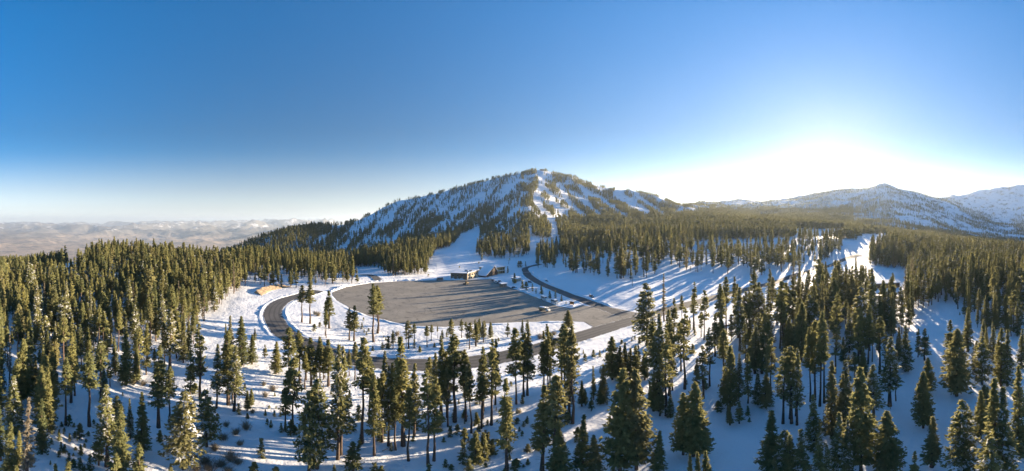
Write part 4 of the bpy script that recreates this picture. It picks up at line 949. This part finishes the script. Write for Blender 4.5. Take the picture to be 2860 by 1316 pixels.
MB().prism([a, b, c, d], -1, 6.6).build('wall', M['wood'], lodge)
n1, n2 = outn(A, B), outn(B, Cc)
for i in range(11):          # vertical posts and panels of the long front
    mb = MB(); wall_strip(mb, a, b, i / 11 + .005, i / 11 + .022, -.2, 6.5, n1, .22); mb.build('post', M['wood_d'], lodge)
for i in range(11):
    mb = MB(); wall_strip(mb, a, b, i / 11 + .03, (i + 1) / 11 - .008, .9, 5.6, n1, .08); mb.build('panel', M['grey' if i % 3 == 1 else 'wood'], lodge)
    if i in (1, 4, 7):
        mb = MB(); wall_strip(mb, a, b, i / 11 + .035, (i + 1) / 11 - .012, 3.6, 5.0, n1, .14); mb.build('window', M['glass'], lodge)
mb = MB(); wall_strip(mb, b, c, .02, .98, .2, 6.4, n2, .06); mb.build('side_wall', M['stucco'], lodge)
for u0, u1, z0, z1 in ((.06, .14, 4.2, 5.4), (.22, .30, 4.2, 5.4), (.38, .52, 4.0, 5.6), (.6, .72, 4.0, 5.6), (.78, .9, 4.0, 5.6), (.08, .2, 0, 2.6), (.32, .44, 0, 2.6), (.62, .74, .8, 2.8)):
    mb = MB(); wall_strip(mb, b, c, u0, u1, z0, z1, n2, .14); o = mb.build('door' if z0 == 0 else 'window', M['glass'], lodge)
ro = MB().prism(grow([a, b, c, d], 1.4), 6.605, 7.25, [6.95, 6.95, 7.9, 7.9]).build('roof', M['wood_d'], lodge)
MB().prism(grow([a, b, c, d], 1.25), 6.96, 7.9, [7.45, 7.45, 8.4, 8.4]).build('roof_snow', M['clean'], ro)
for u, v in ((.62, .45), (.86, .5)):
    p, q = quadpt(a, b, u), quadpt(d, c, u); x_, y_ = quadpt(p, q, v)
    MB().box((x_, y_, 8.6), (3.2, 2.0, 1.5), 0, .08).build('rooftop_unit', M['grey'], lodge)
MB().box((*quadpt(b, c, .02), 7.9), (1.0, 1.0, 1.8)).build('chimney', M['wood_d'], lodge)
# tall hall: steep snow-covered roof falling towards the lot, dark gable on its side
e0, e1, r1_, r0_ = gp(1331, 772), gp(1357, 775), None, None
e0, e1 = lc(e0), lc(e1); hn = outn((e0[0] + A[0], e0[1] + A[1]), (e1[0] + A[0], e1[1] + A[1]))
dp = 24.0; k0 = (e0[0] - hn[0] * dp, e0[1] - hn[1] * dp); k1 = (e1[0] - hn[0] * dp, e1[1] - hn[1] * dp)
m0 = (e0[0] - hn[0] * 17, e0[1] - hn[1] * 17); m1 = (e1[0] - hn[0] * 17, e1[1] - hn[1] * 17)
def tri_hall(i0, i1, off0, zt, zl, zb):
    bmn = MB(); V = [bmn.bm.verts.new(v) for v in [(*i0[0], zl), (*i1[0], zl), (*i1[1], zt), (*i0[1], zt), (*i1[2], zl + 2), (*i0[2], zl + 2), (*i0[0], zb), (*i1[0], zb), (*i1[2], zb), (*i0[2], zb)]]
    f = bmn.bm.faces.new
    f((V[0], V[1], V[2], V[3])); f((V[3], V[2], V[4], V[5])); f((V[6], V[7], V[1], V[0])); f((V[7], V[8], V[4], V[2], V[1])); f((V[9], V[6], V[0], V[3], V[5])); f((V[8], V[9], V[5], V[4])); f((V[6], V[9], V[8], V[7]))
    return bmn
def shift(p, dx): u = unit(e0, e1); return (p[0] + u[0] * dx, p[1] + u[1] * dx)
tri_hall((e0, m0, k0), (e1, m1, k1), 0, 10.6, 1.6, -1).build('gable_hall', M['wood_d'], lodge)
mb = MB()
P = [shift(e0, -1.0), shift(e1, 1.0), shift(m1, 1.0), shift(m0, -1.0)]; P[0] = (P[0][0] + hn[0] * 1.2, P[0][1] + hn[1] * 1.2); P[1] = (P[1][0] + hn[0] * 1.2, P[1][1] + hn[1] * 1.2)
def slab(mb, q, zs, t):
    lo = [mb.bm.verts.new((*p, z)) for p, z in zip(q, zs)]; hi = [mb.bm.verts.new((*p, z + t)) for p, z in zip(q, zs)]
    mb.bm.faces.new(lo[::-1]); mb.bm.faces.new(hi)
    for i in range(4): mb.bm.faces.new((lo[i], lo[(i + 1) % 4], hi[(i + 1) % 4], hi[i]))
slab(mb, P, (1.15, 1.15, 10.75, 10.75), .35); hr = mb.build('steep_roof', M['wood_d'], lodge)
mb = MB(); slab(mb, [shift(P[0], .1), shift(P[1], -.1), shift(P[2], -.1), shift(P[3], .1)], (1.52, 1.52, 11.12, 11.12), .35); mb.build('roof_snow', M['clean'], hr)
mb = MB(); slab(mb, [shift(m0, -1.0), shift(m1, 1.0), shift(k1, 1.0), shift(k0, -1.0)], (11.1, 11.1, 3.9, 3.9), .3); mb.build('roof_snow', M['clean'], hr)
# east wing with two floors and balcony
W0, W1 = gp(1362, 769), gp(1410, 763); w0, w1 = lc(W0), lc(W1); wn = outn(W0, W1)
w3 = (w0[0] - wn[0] * 16, w0[1] - wn[1] * 16); w2 = (w1[0] - wn[0] * 16, w1[1] - wn[1] * 16)
MB().prism([w0, w1, w2, w3], -1, 7.6).build('wing_wall', M['wood_l'], lodge)
mb = MB(); wall_strip(mb, w0, w1, .0, 1.0, 3.4, 3.75, wn, 1.6); bal = mb.build('balcony', M['wood_d'], lodge)
mb = MB(); wall_strip(mb, [quadpt(w0, w1, 0)][0], w1, .0, 1.0, 3.75, 4.0, (wn[0], wn[1]), 1.5); mb.build('balcony_snow', M['clean'], bal)
for i in range(9):
    u = .03 + i * .107
    for z0, z1 in ((4.4, 6.4), (.6, 2.7)):
        if i in (5,) and z0 > 1: continue
        mb = MB(); wall_strip(mb, w0, w1, u, u + .062, z0, z1, wn, .1); mb.build('window', M['glass'], lodge)
mb = MB(); wall_strip(mb, w0, w1, .555, .68, -.5, 7.5, wn, .5); mb.build('stair_tower', M['wood_l'], lodge)
wr = MB().prism(grow([w0, w1, w2, w3], 1.5), 7.61, 8.05).build('wing_roof', M['wood_l'], lodge)
MB().prism(grow([w0, w1, w2, w3], 1.4), 8.06, 8.6).build('roof_snow', M['clean'], wr)
for u in (.3, .62): x_, y_ = quadpt(quadpt(w0, w1, u), quadpt(w3, w2, u), .5); MB().box((x_, y_, 9.1), (2.4, 1.8, 1.1), 0, .06).build('rooftop_unit', M['grey'], lodge)

# low storage shed in the forest
sa, sb = place(2444, 807), place(2513, 803)
def shed(name, pa, pb, depth, h, label, cat, mw=M['wood_d'], rise=1.2):
    o = empty(name, (pa[0], pa[1], min(pa[2], pb[2]))); l = local(pa); z0 = 0
    p0, p1 = (0.0, 0.0), l(pb); n = outn(pa, pb); p2 = (p1[0] - n[0] * depth, p1[1] - n[1] * depth); p3 = (p0[0] - n[0] * depth, p0[1] - n[1] * depth)
    MB().prism([p0, p1, p2, p3], -1.5, h, [h, h, h + rise, h + rise]).build('wall', mw, o)
    for i in range(5):
        mb = MB(); wall_strip(mb, p0, p1, .04 + i * .192, .19 + i * .192, .3, h - .7, n, .07); mb.build('bay_door', M['grey'] if i % 2 else mw, o)
    g = grow([p0, p1, p2, p3], 1.0)
    rf = MB().prism(g, h + .02, h + .4, [h + .3, h + .3, h + rise + .3, h + rise + .3]).build('roof', M['grey'], o)
    MB().prism(grow([p0, p1, p2, p3], .9), h + .31, h + .8, [h + .75, h + .75, h + rise + .75, h + rise + .75]).build('roof_snow', M['clean'], rf)
    tag(o, label, cat); return o
shed('storage_shed', sa, sb, 11, 4.2, 'long dark shed with snow-covered flat roof among the firs', 'shed')
ha, hb = place(1744, 697), place(1766, 697); shed('forest_cabin', ha, hb, 8, 4.5, 'small dark cabin with snowy roof half hidden in trees', 'cabin', rise=2.0)
ka, kb = place(1402, 803), place(1415, 801); shed('ticket_hut', ka, kb, 4, 2.8, 'small brown hut beside the cars at the lodge', 'hut', M['wood'], .5)
ka, kb = place(1441, 788), place(1456, 785); shed('gate_hut', ka, kb, 5, 3.0, 'tan hut with snowy roof beside the side road', 'hut', M['stucco'], 1.0)

# ------------------------------------------------------------------ vehicles
def wheel(x, y, r, w, parent):
    o = MB().cyl((x, y - w / 2, r), (x, y + w / 2, r), r, n=16).build('wheel', M['black'], parent)
    MB().cyl((x, y - w / 2 - .015, r), (x, y + w / 2 + .015, r), r * .55, n=10).build('rim', M['steel'], o)
def vehicle(kind, px, py, toward, label, paint, snow=False, name=None):
    q = place(px, py); t = place(*toward); z = q[2] if abs(q[2]) > .3 else .06
    hd = math.atan2(t[1] - q[1], t[0] - q[0])
    o = empty(name or kind, (q[0], q[1], z), hd); P_ = M[paint]
    if kind == 'shuttle_bus':
        MB().profile([(-3.5, .45), (-3.5, 2.75), (-3.35, 2.95), (2.1, 2.95), (2.35, 2.75), (2.5, 1.75), (3.5, 1.45), (3.6, .9), (3.6, .45)], -1.15, 1.15).build('body', P_, o)
        for s in (-1, 1):
            for i in range(5): MB().box((-2.75 + i * 1.0, s * 1.16, 2.05), (.88, .04, .85)).build('window', M['glass'], o)
            MB().box((2.0, s * 1.16, 1.95), (.55, .04, .8)).build('window', M['glass'], o)
            MB().box((-.3, s * 1.165, 1.05), (6.2, .03, .22)).build('stripe', M['dkblue'], o)
            MB().box((3.61, s * .85, 1.0), (.06, .3, .25)).build('headlight', M['light'], o)
            for x in (-2.3, 2.6): wheel(x, s * 1.0, .42, .3, o)
        w_ = MB(); slab(w_, [(2.44, -1.05), (2.58, -1.05), (2.58, 1.05), (2.44, 1.05)], (1.85, 1.85, 1.85, 1.85), .85); w_.build('windscreen', M['glass'], o)
        if snow: MB().box((-.6, 0, 3.03), (5.4, 2.2, .16), 0, .06).build('roof_snow', M['clean'], o)
    elif kind == 'dump_truck':
        MB().box((-.2, 0, .85), (7.2, .9, .35)).build('chassis', M['char'], o)
        MB().profile([(1.7, .8), (1.7, 2.75), (2.9, 2.75), (3.15, 1.75), (4.1, 1.55), (4.15, .7), (1.7, .7)], -1.15, 1.15).build('cab', P_, o)
        w_ = MB(); slab(w_, [(2.98, -1.0), (3.16, -1.0), (3.16, 1.0), (2.98, 1.0)], (1.8, 1.8, 1.8, 1.8), .8); w_.build('windscreen', M['glass'], o)
        for s in (-1, 1):
            MB().box((2.3, s * 1.16, 2.1), (.9, .04, .75)).build('side_window', M['glass'], o); MB().box((4.16, s * .85, 1.05), (.06, .3, .25)).build('headlight', M['light'], o)
            for x in (-2.7, -1.5, 3.0): wheel(x, s * 1.0, .5, .34, o)
        MB().profile([(-3.7, 1.1), (-4.0, 2.5), (1.4, 2.5), (1.4, 1.1)], -1.2, 1.2).build('dump_bed', M['tan'], o)
        MB().box((-1.2, 0, 2.6), (4.6, 2.1, .5), 0, .2).build('snow_load', M['clean'], o)
    elif kind == 'wheel_loader':
        MB().box((-.6, 0, 1.3), (3.6, 1.7, 1.2), 0, .12).build('engine_body', P_, o); MB().box((.3, 0, 2.5), (1.6, 1.5, 1.5), 0, .1).build('cab', M['glass'], o)
        MB().box((.3, 0, 3.3), (1.8, 1.7, .14)).build('cab_roof', P_, o)
        MB().profile([(2.7, .15), (3.9, .15), (3.5, .35), (3.2, 1.3), (2.9, 1.35)], -1.4, 1.4).build('bucket', M['char'], o)
        for s in (-1, 1):
            MB().cyl((1.0, s * .6, 1.6), (3.0, s * .6, .8), .13).build('lift_arm', P_, o)
            for x in (-1.5, 1.4): wheel(x, s * 1.05, .75, .55, o)
    else:
        L = {'car': 4.6, 'pickup_truck': 5.6, 'suv': 4.9}[kind]; hb_ = L / 2; hh = 1.45 if kind == 'car' else 1.85; bl = .85 if kind == 'car' else 1.05
        MB().profile([(-hb_, .35), (-hb_, bl - .05), (-hb_ + .1, bl), (hb_ - 1.4, bl), (hb_ - .15, bl - .15), (hb_, bl - .35), (hb_, .35)], -.9, .9).build('body', P_, o)
        if kind == 'car': cab = [(-hb_ + .35, bl), (-hb_ + .95, hh), (.35, hh), (1.05, bl)]
        elif kind == 'suv': cab = [(-hb_ + .05, bl), (-hb_ + .3, hh), (.55, hh), (1.2, bl)]
        else: cab = [(-.75, bl), (-.65, hh), (.85, hh), (1.5, bl)]
        g_ = MB().profile(cab, -.78, .78).build('windows', M['glass'], o)
        MB().box(((cab[1][0] + cab[2][0]) / 2, 0, hh + .02), (cab[2][0] - cab[1][0] + .1, 1.5, .08), 0, .02).build('roof', P_, o)
        if kind == 'pickup_truck':
            for s in (-1, 1): MB().box((-1.8, s * .84, bl + .2), (2.0, .1, .4)).build('bed_side', P_, o)
            MB().box((-2.75, 0, bl + .2), (.1, 1.58, .4)).build('tailgate', P_, o)
        for s in (-1, 1):
            MB().box((hb_ + .01, s * .62, bl - .32), (.05, .36, .16)).build('headlight', M['light'], o); MB().box((-hb_ - .01, s * .66, bl - .25), (.05, .25, .2)).build('tail_light', M['red'], o)
            for x in (-hb_ + .95, hb_ - .95): wheel(x, s * .82, .34, .24, o)
        if snow: MB().box(((cab[1][0] + cab[2][0]) / 2, 0, hh + .14), (cab[2][0] - cab[1][0] + .3, 1.55, .18), 0, .06).build('roof_snow', M['clean'], o); MB().box((hb_ - .75, 0, bl + .03), (1.3, 1.6, .14), 0, .05).build('bonnet_snow', M['clean'], o)
    tag(o, label, {'shuttle_bus': 'bus', 'dump_truck': 'truck', 'wheel_loader': 'loader', 'pickup_truck': 'pickup', 'suv': 'car', 'car': 'car'}[kind]); return o
vehicle('shuttle_bus', 1520, 838, (1560, 853), 'white shuttle bus parked behind the other bus beside young firs', 'white', True)
vehicle('shuttle_bus', 1549, 848, (1590, 862), 'white shuttle bus parked nearest the brown notice board', 'white', True)
vehicle('dump_truck', 1520, 869, (1560, 876), 'dump truck with white cab and tan bed on open lot', 'white')
vehicle('wheel_loader', 1303, 795, (1290, 797), 'tan wheel loader standing on the lot before the lodge', 'tan')
vehicle('shuttle_bus', 1228, 783, (1190, 785), 'snow-covered bus parked along the lot edge beside the lodge', 'silver', True)
cars = [('suv', 1378, 786, (1395, 791), 'dark suv with snowy roof at the end of parked row', 'char', True), ('pickup_truck', 1385, 790, (1402, 795), 'white pickup in the row of cars by the lodge', 'white', True),
        ('car', 1393, 793, (1409, 799), 'dark blue car parked beside the white pickup', 'dkblue', False), ('suv', 1400, 796, (1416, 802), 'silver suv parked before the brown hut', 'silver', True),
        ('car', 1396, 788, (1412, 793), 'snowy maroon car in the second row by the lodge', 'red', True), ('pickup_truck', 1408, 798, (1424, 803), 'charcoal pickup at the hut end of the row', 'char', True),
        ('car', 1436, 805, (1449, 806), 'snow-buried car on the strip near the parking lot', 'dkblue', True), ('suv', 1480, 790, (1496, 794), 'blue suv with snowy roof beside the side road', 'dkblue', True),
        ('pickup_truck', 1526, 787, (1541, 793), 'snow-covered pickup on the shoulder of the side road', 'silver', True), ('suv', 1652, 830, (1665, 835), 'dark suv parked at the ploughed berm of the side road', 'char', True),
        ('pickup_truck', 1573, 952, (1600, 944), 'white pickup driving on the road behind pine tops', 'white', False), ('suv', 1548, 955, (1570, 948), 'dark blue suv following the white pickup on the road', 'dkblue', False)]
for c_ in cars: vehicle(*c_)

# ------------------------------------------------------------------ signs, poles, lift gear
q = place(1597, 855); o = empty('notice_board', (q[0], q[1], .06), R(-35))
for s in (-1.5, 1.5): MB().box((s, 0, 1.4), (.22, .22, 3.2)).build('post', M['wood_d'], o)
MB().box((0, 0, 1.9), (2.7, .14, 1.7)).build('panel', M['orange'], o); MB().profile([(-2.0, 3.0), (0, 3.6), (2.0, 3.0), (2.0, 2.85), (-2.0, 2.85)], -.7, .7).build('roof', M['wood_d'], o)
MB().box((0, 0, 3.5), (3.4, 1.3, .25), 0, .1).build('roof_snow', M['clean'], o); MB().box((0, .1, .35), (3.6, 2.2, .7), 0, .25).build('snow_heap', M['clean'], o)
tag(o, 'brown roofed notice board at the tip of the bus strip', 'sign')
def pole(px, py, ptop, label, cross=True, name='utility_pole'):
    q = place(px, py); H = CAMZ - q[3] * math.tan(R((ptop - HY) * K)) - q[2]; o = empty(name, q[:3])
    MB().cyl((0, 0, -.6), (0, 0, H), .22, .14).build('pole', M['wood_d'], o)
    if cross:
        for z in (H - .7, H - 1.9): MB().box((0, 0, z), (2.4, .16, .18)).build('crossarm', M['wood_d'], o)
        for s in (-1, -.4, .4, 1): MB().cyl((s, 0, H - .62), (s, 0, H - .35), .07).build('insulator', M['grey'], o)
    tag(o, label, 'pole'); return o
pole(1766, 800, 773, 'wooden utility pole with crossarms between two small firs')
pole(1817, 832, 800, 'thin pole rising from the snow beside ploughed slope', False, 'marker_pole')
def lift_tower(px, py, ptop, label):
    q = place(px, py); H = CAMZ - q[3] * math.tan(R((ptop - HY) * K)) - q[2]; o = empty('lift_tower', q[:3])
    MB().cyl((0, 0, -.5), (0, 0, H), .38, .26).build('tower_tube', M['steel'], o); MB().box((0, 0, H), (4.6, .35, .35)).build('crossarm', M['steel'], o)
    for s in (-2.2, 2.2): MB().box((s, 0, H - .25), (.25, 2.6, .35)).build('sheave_train', M['char'], o)
    tag(o, label, 'lift tower', 'chairlift towers')
lift_tower(1421, 738, 727, 'steel chairlift tower standing on the snow behind the lodge')
for tx, ty, tt_, w_ in ((1462, 690, 672, 'at the foot of the runs'), (1478, 640, 626, 'among trees on the lower slope'), (1497, 560, 549, 'beside the upper main run')): lift_tower(tx, ty, tt_, 'steel chairlift tower ' + w_)
def snow_gun(px, py, label):
    q = place(px, py); o = empty('snow_gun', q[:3], R(40))
    MB().box((0, 0, .5), (1.8, 1.3, .25)).build('skid', M['char'], o); MB().cyl((0, 0, .6), (0, 0, 1.6), .16).build('stand', M['steel'], o)
    MB().cyl((-.7, 0, 1.7), (.8, 0, 2.2), .55, .7, 14).build('fan_barrel', M['yellow'], o); MB().cyl((.8, 0, 2.2), (.9, 0, 2.235), .78, .78, 14).build('nozzle_ring', M['char'], o)
    tag(o, label, 'snow gun', 'snowmaking guns on the base slope'); return q
guns = [snow_gun(1196, 773, 'snow gun at the lot edge blowing the largest white plume'), snow_gun(1337, 737, 'snow gun behind the lodge with a low drifting plume'), snow_gun(1423, 727, 'snow gun on the slope with a rising plume'), snow_gun(1283, 749, 'idle snow gun on the white slope above the lodge')]
# summit: rock knob with lift house and radio mast
q = skyline(1513); o = empty('summit_station', q[:3]); rs = np.random.default_rng(5)
MB().box((0, 0, 3), (26, 12, 9)).build('wall', M['wood_d'], o); MB().prism([(-14, -7), (14, -7), (14, 7), (-14, 7)], 7.51, 8.4).build('roof', M['wood_d'], o); MB().prism([(-13.6, -6.6), (13.6, -6.6), (13.6, 6.6), (-13.6, 6.6)], 8.41, 9.0).build('roof_snow', M['clean'], o)
for i in range(5): MB().box((-9 + i * 4.5, -6.05, 4.2), (2.6, .12, 2.2)).build('window', M['glass'], o)
tag(o, 'dark lift station on the summit of the ski mountain', 'station')
q = skyline(1541); o = empty('radio_mast', q[:3])
for i in range(3):
    a_ = i * 2.094; MB().cyl((math.cos(a_) * 1.2, math.sin(a_) * 1.2, -1), (math.cos(a_) * .25, math.sin(a_) * .25, 36), .16, .1, 6).build('mast_leg', M['grey'], o)
for z in range(3, 36, 4): MB().cyl((0, 0, z), (0, 0, z + .15), 1.2 - z * .026, n=3).build('brace_ring', M['grey'], o)
MB().cyl((0, 0, 35), (0, 0, 44), .07, n=6).build('antenna', M['grey'], o)
tag(o, 'slender lattice radio mast beside the summit', 'mast')
# logs and boulders
def log_obj(px, py, px2, py2, rad, label):
    a_, b_ = place(px, py), place(px2, py2); o = empty('fallen_log', a_[:3])
    MB().cyl((0, 0, rad * .7), (b_[0] - a_[0], b_[1] - a_[1], b_[2] - a_[2] + rad * .7), rad, rad * .8, 10).build('log', M['bark'], o, True)
    mid = ((b_[0] - a_[0]) / 2, (b_[1] - a_[1]) / 2, (b_[2] - a_[2]) / 2 + rad * 1.65); MB().box(mid, (math.hypot(b_[0] - a_[0], b_[1] - a_[1]) * .9, rad * 1.1, rad * .4), math.atan2(b_[1] - a_[1], b_[0] - a_[0]), rad * .15).build('snow_cap', M['clean'], o)
    tag(o, label, 'log')
log_obj(2020, 912, 2046, 909, .45, 'dark fallen log lying on snow between the firs')
log_obj(1068, 1262, 1086, 1252, .12, 'thin fallen branch on the snow in the open grove')
def boulder(px, py, s, label, snow=True):
    q = place(px, py); o = empty('boulder', q[:3], random.random() * 6); bmn = MB(); bmesh.ops.create_icosphere(bmn.bm, subdivisions=3, radius=1)
    ph = random.random() * 50
    for v in bmn.bm.verts:
        n_ = 0.75 + 0.5 * float(fbm(np.array([v.co.x * 1.3 + ph]), np.array([v.co.y * 1.3 + v.co.z * 1.7]), 3, 4)[0]); v.co = Vector((v.co.x * s * n_, v.co.y * s * .8 * n_, v.co.z * s * .65 * n_ + s * .2))
    b_ = bmn.build('rock', M['rock'], o)
    tag(o, label, 'boulder')
boulder(2050, 905, 1.1, 'dark boulder on snow next to the fallen log'); boulder(320, 712, 6, 'granite outcrop crowning the low forested hill'); boulder(300, 716, 4, 'smaller granite outcrop beside the hilltop crag'); boulder(262, 722, 3, 'granite boulder on the snowy shoulder of the hill')

# ------------------------------------------------------------------ snowmaking plumes: real clouds of fine snow
def plume(pa, pb, pc, thick, dens_, label):
    """a drifting fan of snow: gun, top and falling edge as points in the place"""
    o_ = MB(); a_, b_, c_ = [Vector(p) for p in (pa, pb, pc)]
    nrm = (b_ - a_).cross(c_ - a_).normalized()
    seg = 6; rows = []
    for i in range(seg + 1):
        t_ = i / seg; l, r_ = a_.lerp(b_, t_), a_.lerp(c_, t_); m_ = (l + r_) / 2; th = thick * (.12 + t_ ** .8)
        ring = []
        for k_ in range(10):
            an = k_ / 10 * 6.2832; ring.append(o_.bm.verts.new(m_ + (r_ - l) * .5 * math.cos(an) * (1 if t_ > 0 else 0) + nrm * th * math.sin(an) + Vector((0, 0, .3 if t_ == 0 else 0)) + (l - r_).normalized() * (.4 * math.cos(an) if t_ == 0 else 0)))
        rows.append(ring)
    for i in range(seg):
        for k_ in range(10): o_.bm.faces.new((rows[i][k_], rows[i][(k_ + 1) % 10], rows[i + 1][(k_ + 1) % 10], rows[i + 1][k_]))
    o_.bm.faces.new(rows[0][::-1]); o_.bm.faces.new(rows[-1])
    m_ = bpy.data.materials.new('fine_snow_cloud'); m_.use_nodes = True; t = m_.node_tree; t.nodes.remove(t.nodes['Principled BSDF'])
    v = t.nodes.new('ShaderNodeVolumePrincipled'); v.inputs['Color'].default_value = (.97, .97, .98, 1); v.inputs['Anisotropy'].default_value = .3
    g = t.nodes.new('ShaderNodeNewGeometry'); n_ = nnode(t, g.outputs['Position'], .12, 5, .6)
    dd = t.nodes.new('ShaderNodeVectorMath'); dd.operation = 'DISTANCE'; t.links.new(g.outputs['Position'], dd.inputs[0]); dd.inputs[1].default_value = pa
    fall = mathn(t, 'POWER', mrange(t, dd.outputs['Value'], 0, max((b_ - a_).length, (c_ - a_).length) * .95, 1.0, 0.0), 1.3)
    t.links.new(mathn(t, 'MULTIPLY', mathn(t, 'MULTIPLY', mrange(t, n_.outputs['Fac'], .36, .66, .05, 1.0), fall), dens_), v.inputs['Density'])
    t.links.new(v.outputs[0], t.nodes['Material Output'].inputs['Volume'])
    ob = o_.build('snow_plume', m_); tag(ob, label, 'snow plume', kind='stuff'); return ob
def at_r(px, py, r): az = R((px - HX) * K); return (math.sin(az) * r, math.cos(az) * r, CAMZ - r * math.tan(R((py - HY) * K)))
plume((guns[0][0], guns[0][1], 2.2), at_r(1222, 701, guns[0][3] + 6), at_r(1256, 764, guns[0][3] + 10), 2.5, .16, 'wide triangular plume of artificial snow beside the lodge')
plume((guns[2][0], guns[2][1], guns[2][2] + 2.2), at_r(1444, 686, guns[2][3] + 8), at_r(1460, 694, guns[2][3] + 10), 3.0, .2, 'rising plume of artificial snow on the base slope')
plume((guns[1][0], guns[1][1], guns[1][2] + 2.2), at_r(1362, 712, guns[1][3] + 8), at_r(1376, 730, guns[1][3] + 10), 3.0, .14, 'low drifting plume of artificial snow behind the lodge')

# ------------------------------------------------------------------ haze: the air itself
zt, zb = float(Z.max()) + 90, float(Z.min()) - 3
hb_ = MB().box((0, 0, (zt + zb) / 2), (125000, 125000, zt - zb))
hm = bpy.data.materials.new('haze'); hm.use_nodes = True; t = hm.node_tree; t.nodes.remove(t.nodes['Principled BSDF'])
v = t.nodes.new('ShaderNodeVolumePrincipled'); v.inputs['Color'].default_value = (.76, .88, 1.0, 1); v.inputs['Density'].default_value = 2.6e-5; v.inputs['Anisotropy'].default_value = .4
t.links.new(v.outputs[0], t.nodes['Material Output'].inputs['Volume'])
tag(hb_.build('haze', hm), kind='stuff')
print('objects', len(bpy.data.objects))
